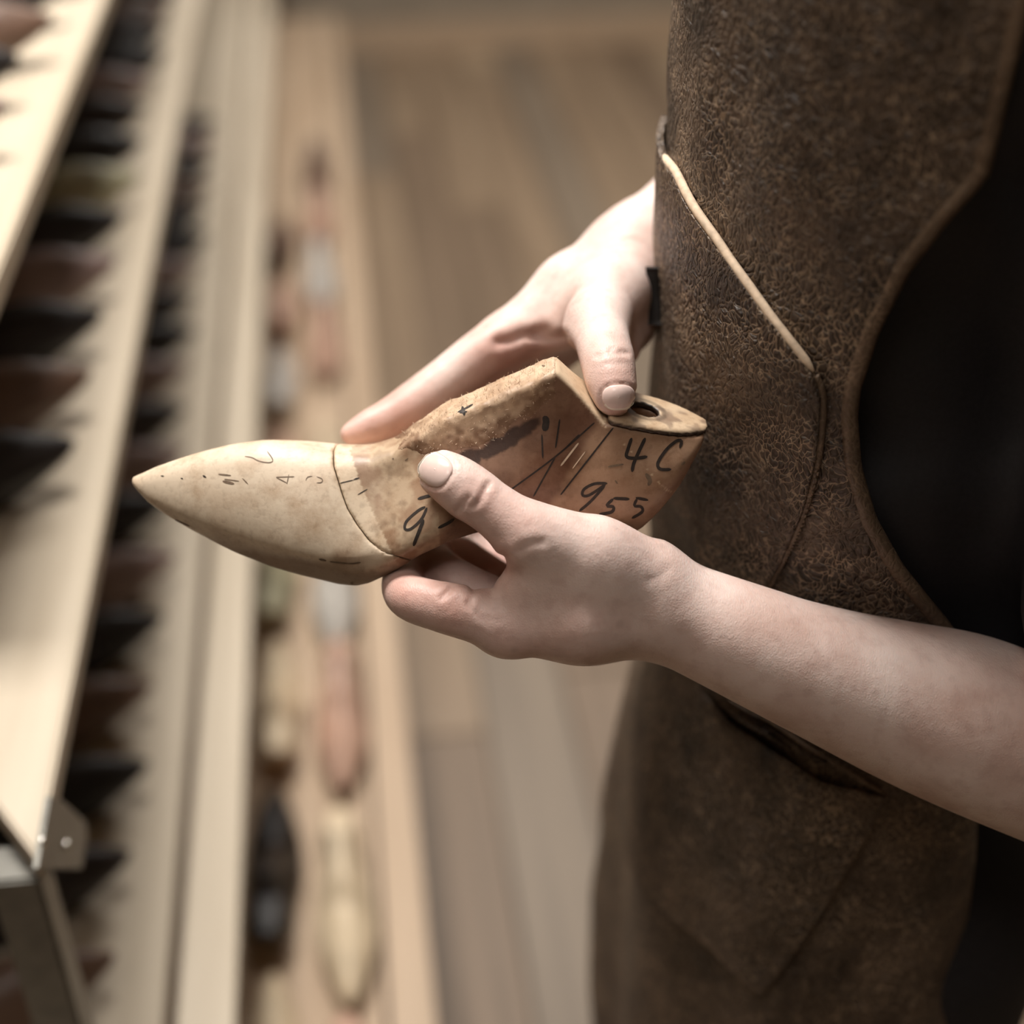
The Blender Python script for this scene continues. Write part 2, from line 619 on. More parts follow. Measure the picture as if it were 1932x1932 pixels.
# ------------------------------------------------------------------ the last: shape field
TOPP = np.array([(0.5, 18.6), (10.7, 23.6), (27.1, 29.2), (43.8, 33.7), (61.0, 35.9), (78.5, 34.5), (97.1, 32.2), (108.5, 31.9), (119.7, 35.6), (131.0, 43.6), (141.0, 51.4), (155.5, 58.1), (170.0, 65.3), (182.2, 70.9), (189.5, 75.3), (191.5, 74.3), (211.5, 54.0), (214.0, 56.5), (257.0, 46.2)])
BOTP = np.array([(0.0, 16.4), (2.4, 12.6), (6.3, 8.0), (15.3, 3.3), (28.8, -2.8), (46.8, -10.2), (63.5, -15.5), (78.5, -18.4), (93.5, -20.7), (102.2, -20.5), (108.5, -18.3), (118.9, -11.8), (131.3, -3.7), (145.8, 2.7), (160.4, 6.4), (179.7, 4.3), (199.1, -1.4), (216.1, -2.1), (229.3, 6.4), (237.0, 14.5), (245.0, 24.5), (251.0, 34.0), (255.0, 41.0)])
PLAN = np.array([(0, 2.5), (6, 7), (20, 14.5), (45, 24.5), (75, 33), (100, 38), (120, 38.5), (145, 34), (175, 28.5), (200, 27.5), (225, 28), (240, 24.5), (250, 17), (256, 8), (260, 1)], float)
RHO = math.radians(32)
CR_, SR_ = math.cos(RHO), math.sin(RHO)
MMPX = DIST / FPX * 1000
U0 = (258 - CPX) * MMPX


def poly_sdf(P, X, Y):
    d = np.full(X.shape, 1e9)
    ins = np.zeros(X.shape, bool)
    for i in range(len(P)):
        a, b = P[i], P[(i + 1) % len(P)]
        e = b - a
        wx, wy = X - a[0], Y - a[1]
        t = np.clip((wx * e[0] + wy * e[1]) / (e @ e), 0, 1)
        d = np.minimum(d, (wx - e[0] * t) ** 2 + (wy - e[1] * t) ** 2)
        c = ((a[1] <= Y) & (b[1] > Y)) | ((b[1] <= Y) & (a[1] > Y))
        if e[1] != 0:
            ins ^= c & (X < a[0] + (Y - a[1]) * e[0] / e[1])
    d = np.sqrt(d)
    return np.where(ins, -d, d)


def last_field(h):
    P = np.concatenate([TOPP, BOTP[::-1]])
    xs, ys, zs = np.arange(-6, 268, h), np.arange(-30, 88, h), np.arange(-46, 46.1, h)
    X, Y = np.meshgrid(xs, ys, indexing='ij')
    prof = poly_sdf(P, X, Y)
    yt, yb = np.interp(xs, *TOPP.T), np.interp(xs, *BOTP.T)
    ker = np.hanning(int(24 / h) | 1)
    ker /= ker.sum()
    p = len(ker) // 2
    yts, ybs = np.convolve(np.pad(yt, p, 'edge'), ker, 'valid'), np.convolve(np.pad(yb, p, 'edge'), ker, 'valid')
    Wd = np.interp(xs, *PLAN.T)
    kk = int(12 / h) | 1
    Wd = np.convolve(np.pad(Wd, kk // 2, 'edge'), np.ones(kk) / kk, 'valid')[:, None]
    yr = np.clip((Y - ybs[:, None]) / (yts - ybs)[:, None], -.2, 1.3)
    lo = .80 + .20 * np.clip(yr / .36, 0, 1)
    hi = np.clip(1 - (np.clip((yr - .36) / .64, 0, 1) * .985) ** 1.3, .01, 1) ** .58
    fore = Wd * np.minimum(lo, hi)
    sy = sstep(.18, 1.0, yr)
    cone = Wd * (.88 + .12 * sstep(0, .25, yr)) * (1 - sy) + 9.5 * sy
    heel = Wd * (.9 + .1 * sstep(0, .3, yr) - .42 * sstep(.35, 1.05, yr))
    a, bb = sstep(78, 128, X), sstep(196, 216, X)
    hw = fore * (1 - a) + a * (cone * (1 - bb) + heel * bb)
    k = 4 - 1.8 * sstep(190, 215, X)
    F = smax(np.abs(zs)[None, None, :] - hw[:, :, None], np.repeat(prof[:, :, None], len(zs), 2), k[:, :, None])
    return F, xs, ys, zs, yr


def last_to_cam(p):
    """own frame (mm) to camera frame (m)"""
    return np.stack([p[:, 0] + U0, p[:, 1] * CR_ - p[:, 2] * SR_, p[:, 1] * SR_ + p[:, 2] * CR_], 1) / 1000


def cam_to_px(c):
    t = DIST - c[:, 2]
    return CPX + c[:, 0] * FPX / t, CPX - c[:, 1] * FPX / t


def lastpx(p):
    """flattened side-view coordinates of the last's own surface, mirrored for its far side"""
    q = np.array(p, float)
    q[:, 2] = np.abs(q[:, 2])
    return cam_to_px(last_to_cam(q))


H = 1.0
LF, lx, ly, lz, lyr = last_field(H)
LO = (lx[0], ly[0], lz[0])
GX, GY, GZ = np.meshgrid(lx, ly, lz, indexing='ij')
pts = np.stack([GX.ravel(), GY.ravel(), GZ.ravel()], 1)
LPX, LPY = [a.reshape(GX.shape) for a in lastpx(pts)]
CRACK = np.array([(800, 628), (880, 630), (900, 636), (930, 645), (960, 656), (990, 674), (1020, 697), (1040, 722), (1050, 752), (1060, 790), (1200, 900)], float)   # row, column
cx_ = np.interp(LPY, CRACK[:, 0], CRACK[:, 1])
crack_d = (LPX - cx_) * MMPX * .8
hole = np.sqrt((GX - 229.5) ** 2 + GZ ** 2) - 6.2
plate_y = np.interp(GX, (205, 214, 257), (58.6, 56.5, 46.2))
plate_d = plate_y - 2.6 - GY                                   # negative above the joint
inplate = np.where(GX > 210.5, plate_d, 9.0)
LFh = np.maximum(LF, -np.maximum(hole, 22 - GY))
F_toe = np.maximum(LF, crack_d + .18)
F_body = np.maximum(np.maximum(LFh, -crack_d + .12), -np.where(GX > 212.0, plate_d - .25, 9.0))
F_plate = np.maximum(np.maximum(LFh - .25, inplate), 212.0 - GX)
nz1 = vnoise(GX / 2.2, GY / 2.2, GZ / 2.2)
nz2 = vnoise(GX / 6 + 9, GY / 6, GZ / 6)
yrG = np.repeat(lyr[:, :, None], len(lz), 2)
low_edge = np.interp(LPX, (690, 760, 800, 840, 900, 960, 1000, 1040, 1060), (862, 850, 862, 856, 848, 812, 786, 752, 740))
strip_reg = np.maximum((LPY - low_edge) * .24 + nz2 * 2.6 + nz1 * .8, np.maximum(121 - GX + nz2 * 3, GX - 190.3))
F_strip = np.maximum(LF - .04 - (.5 + nz1 * .3 + nz2 * .22) * sstep(0, 6, -strip_reg), strip_reg)


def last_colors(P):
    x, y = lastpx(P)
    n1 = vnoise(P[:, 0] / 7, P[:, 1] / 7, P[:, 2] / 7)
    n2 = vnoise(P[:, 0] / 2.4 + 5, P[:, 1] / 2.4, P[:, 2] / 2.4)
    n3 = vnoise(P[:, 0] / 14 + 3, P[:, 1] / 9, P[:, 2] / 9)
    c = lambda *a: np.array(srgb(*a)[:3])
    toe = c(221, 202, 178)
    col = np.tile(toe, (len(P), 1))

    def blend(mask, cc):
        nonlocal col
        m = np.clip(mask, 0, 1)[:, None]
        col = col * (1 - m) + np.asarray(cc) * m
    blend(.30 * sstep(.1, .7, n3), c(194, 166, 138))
    blend(.9 * sstep(-6, 6, -P[:, 1] + n3 * 5 - 4) * (x < 760), c(142, 116, 92))       # lower side wall darkened: its shade painted in, with some grime
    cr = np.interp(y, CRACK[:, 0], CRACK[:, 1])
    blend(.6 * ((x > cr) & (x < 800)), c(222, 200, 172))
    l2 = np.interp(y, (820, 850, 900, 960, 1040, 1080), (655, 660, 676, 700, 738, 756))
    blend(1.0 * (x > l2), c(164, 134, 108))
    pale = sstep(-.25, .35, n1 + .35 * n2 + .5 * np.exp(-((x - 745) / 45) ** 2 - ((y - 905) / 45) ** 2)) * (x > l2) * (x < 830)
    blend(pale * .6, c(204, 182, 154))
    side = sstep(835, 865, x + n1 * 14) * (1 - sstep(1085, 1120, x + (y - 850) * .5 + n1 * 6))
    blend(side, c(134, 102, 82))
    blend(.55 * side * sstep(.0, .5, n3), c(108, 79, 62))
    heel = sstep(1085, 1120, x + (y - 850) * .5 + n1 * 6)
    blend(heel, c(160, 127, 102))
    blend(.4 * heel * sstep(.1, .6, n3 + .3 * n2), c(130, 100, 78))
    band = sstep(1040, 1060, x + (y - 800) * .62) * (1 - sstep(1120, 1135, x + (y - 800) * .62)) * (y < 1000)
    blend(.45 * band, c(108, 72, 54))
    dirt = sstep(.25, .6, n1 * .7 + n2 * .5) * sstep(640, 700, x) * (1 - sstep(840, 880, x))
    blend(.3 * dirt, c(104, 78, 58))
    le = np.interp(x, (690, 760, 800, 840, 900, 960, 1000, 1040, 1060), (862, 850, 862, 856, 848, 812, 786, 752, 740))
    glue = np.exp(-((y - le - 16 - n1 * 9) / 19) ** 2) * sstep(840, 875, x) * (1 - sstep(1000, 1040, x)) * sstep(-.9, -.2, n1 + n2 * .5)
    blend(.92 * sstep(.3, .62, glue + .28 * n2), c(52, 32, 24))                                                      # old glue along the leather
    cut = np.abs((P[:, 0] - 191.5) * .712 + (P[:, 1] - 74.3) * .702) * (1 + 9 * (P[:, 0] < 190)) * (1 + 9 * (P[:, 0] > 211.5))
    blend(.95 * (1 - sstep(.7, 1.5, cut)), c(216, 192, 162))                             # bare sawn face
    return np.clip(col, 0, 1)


def last_part(F, name, parent, colf=None, mat=M_LAST):
    V, Q = surface_net(F, LO, H)
    col = colf(V)
    wv = cam2world(last_to_cam(V)) - LAST_ORG
    return mesh_obj(name, wv, Q, mat, parent, True, col), V


LAST_ORG = cam2world(last_to_cam(np.array([[120.0, 5.0, 0.0]])))[0]
last = empty('shoe_last', LAST_ORG)
tag(last, 'old pale wooden shoe last with handwritten numbers, held in both hands', 'shoe last')
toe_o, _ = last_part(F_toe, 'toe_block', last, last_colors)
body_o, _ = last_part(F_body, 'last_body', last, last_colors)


def plate_col(P):
    c = lambda *a: np.array(srgb(*a)[:3])
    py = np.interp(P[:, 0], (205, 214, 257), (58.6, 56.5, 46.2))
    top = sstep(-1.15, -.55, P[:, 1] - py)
    n = vnoise(P[:, 0] / 4, P[:, 1] / 4, P[:, 2] / 4)
    r = np.hypot(P[:, 0] - 229.5, P[:, 2])
    ring = sstep(7, 8, r) * (1 - sstep(9.5, 10.5, r))
    base = np.outer(1 - sstep(.0, .5, n), c(196, 172, 144)) + np.outer(sstep(.0, .5, n), c(150, 128, 108))
    base = base * (1 - .45 * ring[:, None])
    base = base * (1 - sstep(6.9, 6.5, r)[:, None]) + np.outer(sstep(6.9, 6.5, r), c(40, 32, 26))
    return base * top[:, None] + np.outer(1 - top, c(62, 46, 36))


last_part(F_plate, 'top_plate', last, plate_col)


def strip_col(P):
    c = lambda *a: np.array(srgb(*a)[:3])
    n = vnoise(P[:, 0] / 2, P[:, 1] / 2, P[:, 2] / 2) * .6 + vnoise(P[:, 0] / 6, P[:, 1] / 6, P[:, 2] / 6) * .6
    x, y = lastpx(P)
    le = np.interp(x, (690, 760, 800, 840, 900, 960, 1000, 1040, 1060), (862, 850, 862, 856, 848, 812, 786, 752, 740))
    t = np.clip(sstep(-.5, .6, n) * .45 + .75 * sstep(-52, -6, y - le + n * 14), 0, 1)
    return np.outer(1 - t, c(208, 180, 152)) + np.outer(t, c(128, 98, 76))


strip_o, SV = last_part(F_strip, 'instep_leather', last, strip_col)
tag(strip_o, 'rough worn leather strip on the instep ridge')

dgv = []
for o in (toe_o, body_o, strip_o):
    dgv.append(o)


def bvh_of(objs):
    V, P = [], []
    for o in objs:
        n = len(V)
        off = np.array(o.parent.location if o.parent else (0, 0, 0)) + np.array(o.location)
        co = np.empty(len(o.data.vertices) * 3, np.float32)
        o.data.vertices.foreach_get('co', co)
        V += [Vector(v) for v in (co.reshape(-1, 3) + off)]
        P += [tuple(n + i for i in p.vertices) for p in o.data.polygons]
    return BVHTree.FromPolygons(V, P)


bvh_last = bvh_of(dgv)


def cast(bvh, px, py):
    d = pray(px, py)
    h = bvh.ray_cast(Vector(CAM), Vector(d / np.linalg.norm(d)), 5.0)
    if h[0] is None:
        return None, None
    return np.array(h[0]), np.array(h[1])


def stroke_data(bvh, pl, wpx, lift=.00012, step=3.0, org=(0, 0, 0), taper=True):
    """a flat stroke laid on a surface along a traced line"""
    pl = np.asarray(pl, float)
    L = np.linalg.norm(np.diff(pl, axis=0), axis=1).sum()
    n = max(3, int(L / step))
    P = resample(pl, n)
    T = np.gradient(P, axis=0)
    T /= np.linalg.norm(T, axis=1)[:, None] + 1e-9
    N = np.stack([-T[:, 1], T[:, 0]], 1)
    ws = wpx * (np.clip(np.minimum(np.arange(n), np.arange(n)[::-1]) / 2.0 + .35, 0, 1) if taper else np.ones(n))
    V, F = [], []
    prev = None
    for i in range(n):
        row = []
        for s in (-.5, 0, .5):
            p, nr = cast(bvh, *(P[i] + N[i] * ws[i] * s))
            if p is None:
                row = None
                break
            row.append(p + nr * lift - np.asarray(org))
        if row is None:
            prev = None
            continue
        b = len(V)
        V += row
        if prev is not None:
            for q in (0, 1):
                F.append((prev + q, prev + q + 1, b + q + 1, b + q))
        prev = b
    return V, F


def marks(name, strokes, mat, label, wpx, parent=last, bvh=bvh_last, org=None, lift=.00012, each=False):
    org = LAST_ORG if org is None else org
    if each:
        for st in strokes:
            marks(name, [st], mat, label, wpx, parent, bvh, org, lift)
        return None
    V, F = [], []
    for st in strokes:
        wd = wpx
        if isinstance(st, tuple):
            st, wd = st
        v, f = stroke_data(bvh, st, wd, org=org, lift=lift)
        F += [tuple(i + len(V) for i in q) for q in f]
        V += v
    if not F:
        return None
    o = mesh_obj(name, V, F, mat, parent, False)
    o['label'] = label
    return o


def z2(pts_):      # coordinates read in the enlarged view of the heel half
    return [(740 + x * .3209, 640 + y * .3209) for x, y in pts_]


def z1(pts_):      # coordinates read in the enlarged view of the toe half
    return [(240 + x * .3106, 640 + y * .3106) for x, y in pts_]


marks('ink_number', [z2([(1408, 580), (1388, 640), (1378, 690), (1430, 700), (1500, 690)]), z2([(1488, 580), (1450, 660), (1420, 730), (1410, 780)])], M_INK, 'handwritten 4 in black ink', 6.5)
marks('ink_letter', [z2([(1690, 640), (1700, 600), (1672, 598), (1620, 640), (1575, 700), (1560, 740), (1580, 765), (1640, 765)])], M_INK, 'handwritten C in black ink', 6)
marks('ink_number', [z2([(1265, 848), (1190, 850), (1130, 880), (1118, 915), (1150, 920), (1210, 885), (1255, 852)]), z2([(1250, 860), (1170, 950), (1100, 1010)])], M_INK, 'handwritten 9 in black ink on the heel', 5.5)
marks('ink_number', [z2([(1300, 935), (1395, 940)]), z2([(1300, 938), (1262, 978), (1300, 985), (1290, 1015), (1215, 1030)])], M_INK, 'handwritten 5 in black ink on the heel', 6)
marks('ink_number', [z2([(1432, 932), (1505, 946)]), z2([(1440, 936), (1424, 978), (1462, 984), (1470, 1014), (1408, 1052)])], M_INK, 'second handwritten 5 in black ink on the heel', 5.5)
marks('ink_number', [z2([(195, 985), (150, 1010), (85, 1070), (75, 1115), (110, 1115), (170, 1060), (205, 990)]), (z2([(185, 1060), (150, 1150), (125, 1215)]), 6.5)], M_INK, 'handwritten 9 in black ink near the ball', 5)
marks('ink_number', [z2([(270, 1110), (330, 1080), (365, 1055)]), z2([(150, 940), (200, 925), (240, 915)])], M_INK, 'part of a handwritten 5 beside the thumb', 6)
marks('ink_arrow', [(z2([(385, 430), (430, 408), (475, 383)]), 3.5), (z2([(412, 395), (425, 448)]), 7), (z2([(395, 432), (440, 425)]), 5)], M_INK, 'small black arrow mark on the ridge', 4)
marks('pencil_line', [z2([(690, 890), (960, 690), (1190, 490)]), z2([(960, 690), (830, 925)]), z2([(1300, 520), (990, 915)]), z2([(880, 560), (885, 700)]), z2([(985, 470), (960, 640)]), z2([(1100, 560), (1010, 650)])], M_INK, 'dark scribed line on the side', 3.2, each=True)
marks('pale_scratch', [(z2([(1095, 610), (990, 745)]), 3.5), (z2([(1135, 660), (1060, 760)]), 2)], M_RAW, 'pale scratch in the wood', 3, each=True)
marks('stamped_number', [z1([(905, 838), (1015, 835)]), z1([(905, 840), (972, 874)]), z1([(982, 822), (970, 880)])], M_PENCIL, 'faint stamped 4 on the toe', 1.8)
marks('stamped_letter', [z1([(1085, 860), (1095, 838), (1125, 832)]), z1([(1150, 835), (1185, 850), (1180, 870), (1150, 872)])], M_PENCIL, 'faint stamped C on the toe', 1.8)
marks('pencil_scuff', [(z1([(555, 820), (630, 828)]), 3), (z1([(580, 862), (650, 878)]), 5), (z1([(590, 850), (680, 862)]), 2), (z1([(700, 845), (735, 880)]), 2)], M_PENCIL, 'grey pencil scuffs on the toe', 3, each=True)
marks('pencil_curve', [z1([(850, 680), (885, 735), (860, 750), (800, 740), (760, 720), (715, 712)])], M_PENCIL, 'faint pencil curve on the toe', 2)
marks('nail_dot', [(z1([(205, 830), (225, 833)]), 3), (z1([(325, 844), (340, 848)]), 3), (z1([(460, 828), (480, 840)]), 4.5)], M_INK, 'small dark dots on the toe', 3, each=True)
marks('seam_tick', [(z1([(1375, 853), (1410, 842)]), 4), (z1([(1290, 875), (1375, 855)]), 1.8), (z1([(1400, 945), (1460, 910)]), 1.8)], M_INK, 'short black tick across the joint', 3, each=True)
marks('side_scuff', [(z1([(1165, 1335), (1210, 1345)]), 5), (z1([(1230, 1350), (1350, 1362), (1420, 1355)]), 3), (z1([(1355, 1480), (1375, 1485)]), 6), (z1([(290, 1095), (380, 1135)]), 3), (z1([(150, 1000), (200, 1040)]), 4)], M_PENCIL, 'dark scuffs low on the side', 3, each=True)
marks('screw_hole', [(z2([(888, 455), (905, 480), (895, 540)]), 13)], M_INK, 'dark hole in the side of the cone', 12)
marks('ink_spot', [(z2([(1490, 790), (1515, 830), (1505, 860)]), 8), (z2([(1270, 750), (1360, 735)]), 4), (z2([(1700, 740), (1720, 720)]), 6), (z2([(1310, 830), (1325, 850)]), 4), (z2([(880, 155), (900, 158)]), 4), (z2([(0, 705), (10, 700)]), 4), (z2([(75, 715), (95, 700)]), 3)], M_PENCIL, 'small ink and dirt spots', 5, each=True)

# loose fibres standing off the rough leather
Vf, Ff = [], []
cand = SV[(SV[:, 2] > -9) & (lastpx(SV)[1] < 900)]
sel = cand[RNG.choice(len(cand), 1700, replace=False)]
ctr = np.stack([sel[:, 0], np.interp(sel[:, 0], *TOPP.T) - 14, np.zeros(len(sel))], 1)
nrm = sel - ctr
nrm /= np.linalg.norm(nrm, axis=1)[:, None]
for p, n in zip(sel, nrm):
    d = n + RNG.normal(0, .55, 3)
    d /= np.linalg.norm(d)
    ln = RNG.uniform(.6, 2.0)
    side = np.cross(d, RNG.normal(0, 1, 3))
    side *= .09 / (np.linalg.norm(side) + 1e-9)
    bend = RNG.normal(0, .4, 3)
    b = len(Vf)
    Vf += [p - side, p + side, p + d * ln * .55 + bend * .5 + side * .7, p + d * ln * .55 + bend * .5 - side * .7, p + d * ln + bend]
    Ff += [(b, b + 1, b + 2, b + 3), (b + 3, b + 2, b + 4)]
fib = mesh_obj('leather_fibre', cam2world(last_to_cam(np.array(Vf))) - LAST_ORG, Ff, M_RAW, last, False)
tag(fib, 'loose fibres fraying off the leather', kind='stuff')


# ------------------------------------------------------------------ rack of lasts on the left (stepped tiers, lowest reaching furthest out)
Z0, ZA, ZB, ZD = 1.14, 0.92, 0.57, 0.30
X0_, XA, XB, XD = -0.213, -0.190, -0.126, 0.036
XBK = -0.62
YEND = 4.4
rack = empty('last_rack', (XBK, 2.2, 0))
tag(rack, 'long stepped wooden rack holding rows of shoe lasts', 'rack')
RO = np.array([XBK, 2.2, 0.0])


def rbox(name, lo, hi, mat, parent=rack, bevel=.002):
    return box(name, np.array(lo) - RO, np.array(hi) - RO, mat, parent, bevel)


TH = .021
pf = on_plane_x(66, 1606, XA)            # near front corner of tier A
pc = on_plane_z(0, 1530, ZA)             # slanting end cut
dirc = (pc - np.array([XA, pf[1], ZA]))
ya0 = pf[1]
kx = -.10 / dirc[0]
polyA = [np.array([XA - .0, ya0, ZA]) - RO, np.array([XA, YEND, ZA]) - RO, np.array([XBK, YEND, ZA]) - RO, np.array([XBK, ya0 + dirc[1] * kx, ZA]) - RO, np.array([XA - .10, ya0 + dirc[1] * kx, ZA]) - RO]
prism('shelf_board', polyA, (0, 0, -TH), M_BOARD, rack, .002)
rbox('shelf_board', (XBK, .78, Z0 - TH), (X0_, YEND, Z0), M_BOARD)
xsplit = on_plane_z(395, 1000, ZB)[0]
rbox('shelf_board', (XBK, .45, ZB - TH), (xsplit - .006, YEND, ZB), M_BOARD)
rbox('front_board', (xsplit + .006, .45, ZB - TH), (XB, YEND, ZB + .006), M_BOARD)
xd2 = on_plane_z(690, 1300, ZD)[0]
rbox('shelf_board', (XBK, .4, ZD - TH), (xd2 - .003, YEND, ZD), M_BOARD2)
rbox('front_board', (xd2 + .003, .4, ZD - TH), (XD, YEND, ZD + .004), M_BOARD2)
rbox('plinth', (XBK, .42, 0), (XD - .03, YEND, ZD - TH - .001), M_RACKBACK)
rbox('back_panel', (XBK - .012, .4, 0), (XBK, YEND, 1.55), M_RACKBACK)
# under-shelf cleats and steel posts at the far end and at the near end of tier A
for zz, xx in ((Z0, X0_), (ZA, XA), (ZB, XB)):
    rbox('cleat', (XBK, 1.9, zz - TH - .045), (xx - .06, 1.93, zz - TH - .0005), M_RACKBACK)
    rbox('cleat', (XBK, 3.3, zz - TH - .045), (xx - .06, 3.33, zz - TH - .0005), M_RACKBACK)
rbox('end_panel', (XBK, YEND, 0), (-.12, YEND + .02, 1.3), M_RACKBACK)
# steel corner bracket hanging from the front of tier A
xbp = XA + .001
bp = [on_plane_x(px, py, xbp) - RO for px, py in ((84, 1503), (110, 1511), (152, 1550), (156, 1568), (146, 1640), (60, 1640))]
bk = prism('corner_bracket', bp, (.003, 0, 0), M_STEEL, rack, .0006)
for px, py in ((79, 1588), (125, 1594)):
    p = on_plane_x(px, py, xbp + .003) - RO
    V, F = [], []
    for r, xo in ((.0030, 0), (.0030, .0014), (.0018, .0022), (.0010, .0016)):
        V += [(p[0] + xo, p[1] + r * math.cos(a), p[2] + r * math.sin(a)) for a in np.linspace(0, 2 * math.pi, 14, endpoint=False)]
    for q in range(3):
        F += [(q * 14 + j, q * 14 + (j + 1) % 14, (q + 1) * 14 + (j + 1) % 14, (q + 1) * 14 + j) for j in range(14)]
    F.append(tuple(range(42, 56)))
    mesh_obj('screw', V, F, M_SCREW, bk)
pb = on_plane_x(103, 1640, xbp)
rbox('post', (XA - .032, pb[1] - .014, 0.0), (XA - .004, pb[1] + .014, ZA - TH - .001), M_STEEL)

# lasts standing on the tiers: one shape, three proportions, many colours
LF2, sx2, sy2, sz2, _ = last_field(2.5)
SVv, SQ = surface_net(LF2, (sx2[0], sy2[0], sz2[0]), 2.5)
SVv = np.stack([SVv[:, 0] - 4, SVv[:, 2], SVv[:, 1] + 20.9], 1) / 1000       # toe at the origin, sole on z = 0, heel along +x
tint = {}
for nm, a, rough in (('black-brown', (22, 15, 12), .45), ('dark brown', (38, 27, 22), .45), ('mauve-brown', (142, 120, 114), .4), ('greenish cream', (166, 160, 132), .45),
                     ('cream', (214, 194, 164), .45), ('pale grey', (190, 184, 176), .45), ('pinkish tan', (186, 150, 130), .45), ('dull red', (150, 84, 74), .45), ('walnut', (104, 80, 66), .4)):
    tint[nm] = plain_mat('last_' + nm.replace(' ', '_').replace('-', '_'), srgb(*a), rough, 0, 30, .16)
base_mesh = {}
for nm in tint:
    o = mesh_obj('shelf_last', SVv * 1.0, SQ, tint[nm])
    base_mesh[nm] = o.data
    bpy.data.objects.remove(o)
ORD = ['nearest', 'second', 'third', 'fourth', 'fifth', 'sixth', 'seventh', 'eighth', 'ninth', 'tenth', 'eleventh', 'twelfth', 'thirteenth', 'fourteenth', 'fifteenth', 'sixteenth', 'seventeenth', 'eighteenth', 'nineteenth', 'twentieth']


def put_last(tone, toe_px, z, ang, scale, sc2=(1, 1, 1), lift=0.0, toe_h=.03):
    """a last whose toe tip is seen at toe_px, standing on a tier of height z"""
    p = on_plane_z(toe_px[0], toe_px[1], z + toe_h * scale)
    o = bpy.data.objects.new('shoe_last', base_mesh[tone])
    o.location = (p[0], p[1], z + lift + .0004)
    o.rotation_euler = (0, 0, math.pi + math.radians(ang))
    o.scale = (scale * sc2[0], scale * sc2[1], scale * sc2[2])
    COL.objects.link(o)
    return o, tone


def label_row(row, where, group):
    row = sorted(row, key=lambda q: q[0].location.y)
    for i, (o, tone) in enumerate(row):
        tag(o, '%s shoe last, %s on %s' % (tone, ORD[i] + ' from the near end' if i else 'nearest', where), 'shoe last', group)


def row_at(z, x, y0, pitch, tones, scale, ang=14):
    out = []
    for i, t in enumerate(tones):
        o = bpy.data.objects.new('shoe_last', base_mesh[t])
        s = scale * random.uniform(.97, 1.03)
        o.location = (x + random.uniform(-.008, .008), y0 + i * pitch, z + .0004)
        o.rotation_euler = (0, 0, math.pi + math.radians(ang + random.uniform(-2, 2)))
        o.scale = (s, s * .96, s)
        COL.objects.link(o)
        out.append((o, t))
    return out


KB, DB, MB_, WN, GC, CR, PG, PT, DR = 'black-brown', 'dark brown', 'mauve-brown', 'walnut', 'greenish cream', 'cream', 'pale grey', 'pinkish tan', 'dull red'
rowA = row_at(ZA, -.215, .93, .106, [KB, WN, KB, MB_, KB, GC, KB, DB, MB_, KB, DB, WN, KB, DB], 1.08)
label_row(rowA, 'the second tier down', 'lasts on the second tier')
rowB = row_at(ZB, -.212, .74, .105, [WN, DB, KB, WN, KB, MB_, KB, MB_, DB, MB_, KB, DB, MB_, KB, DB, WN, KB, MB_, DB], 1.08)
label_row(rowB, 'the third tier down', 'lasts on the third tier')
rowD = []
for x, y, t, a in ((-.121, .80, CR, 91), (-.121, 1.06, KB, 89), (-.121, 1.32, CR, 91), (-.121, 1.58, GC, 88), (-.121, 1.85, PT, 91), (-.121, 2.12, PG, 90), (-.121, 2.4, PT, 91), (-.121, 2.7, WN, 89),
                   (-.046, .84, PT, 271), (-.046, 1.0, CR, 91 + 180), (-.046, 1.29, PT, 269), (-.046, 1.545, PG, 270), (-.046, 1.81, CR, 271), (-.046, 2.25, PT, 269), (-.046, 2.52, PG, 271), (-.046, 2.8, PT, 270), (-.046, 3.07, WN, 270)):
    if (x, y) == (-.046, .84):
        y = .735
    if a > 180:
        y -= .12
    else:
        y += .12
    o = bpy.data.objects.new('shoe_last', base_mesh[t])
    o.location = (x, y, ZD + .0004)
    o.rotation_euler = (0, 0, math.pi + math.radians(a))
    o.scale = (.92, .86, .94)
    COL.objects.link(o)
    rowD.append((o, t))
back = [q for q in rowD if q[0].location.x < -.1]
label_row(back, 'the lowest tier, inner row', 'lasts on the lowest tier')
label_row([q for q in rowD if q not in back], 'the lowest tier, outer row', 'lasts on the lowest tier')
row0 = row_at(Z0, -.235, .93, .11, [DB, MB_, KB, WN, KB, DB], 1.05)
label_row(row0, 'the top tier', 'lasts on the top tier')

# ------------------------------------------------------------------ the person: torso frame
FWD, LEFT, UP = -RR, -HH, np.array([0, 0, 1.0])
PS = W(1480, 1050, 0.0)
TC = PS + .06 * RR + .115 * HH
TC[2] = 0


def body_pt(f, l, z):
    return TC + FWD * f + LEFT * l + UP * z


def w2c(p):
    d = np.asarray(p) - CAM
    return np.array([d @ RR, d @ UU, DIST - d @ FF])


def w2px(P):
    d = np.asarray(P) - CAM
    t = d @ FF
    return CPX + (d @ RR) / t * FPX, CPX - (d @ UU) / t * FPX


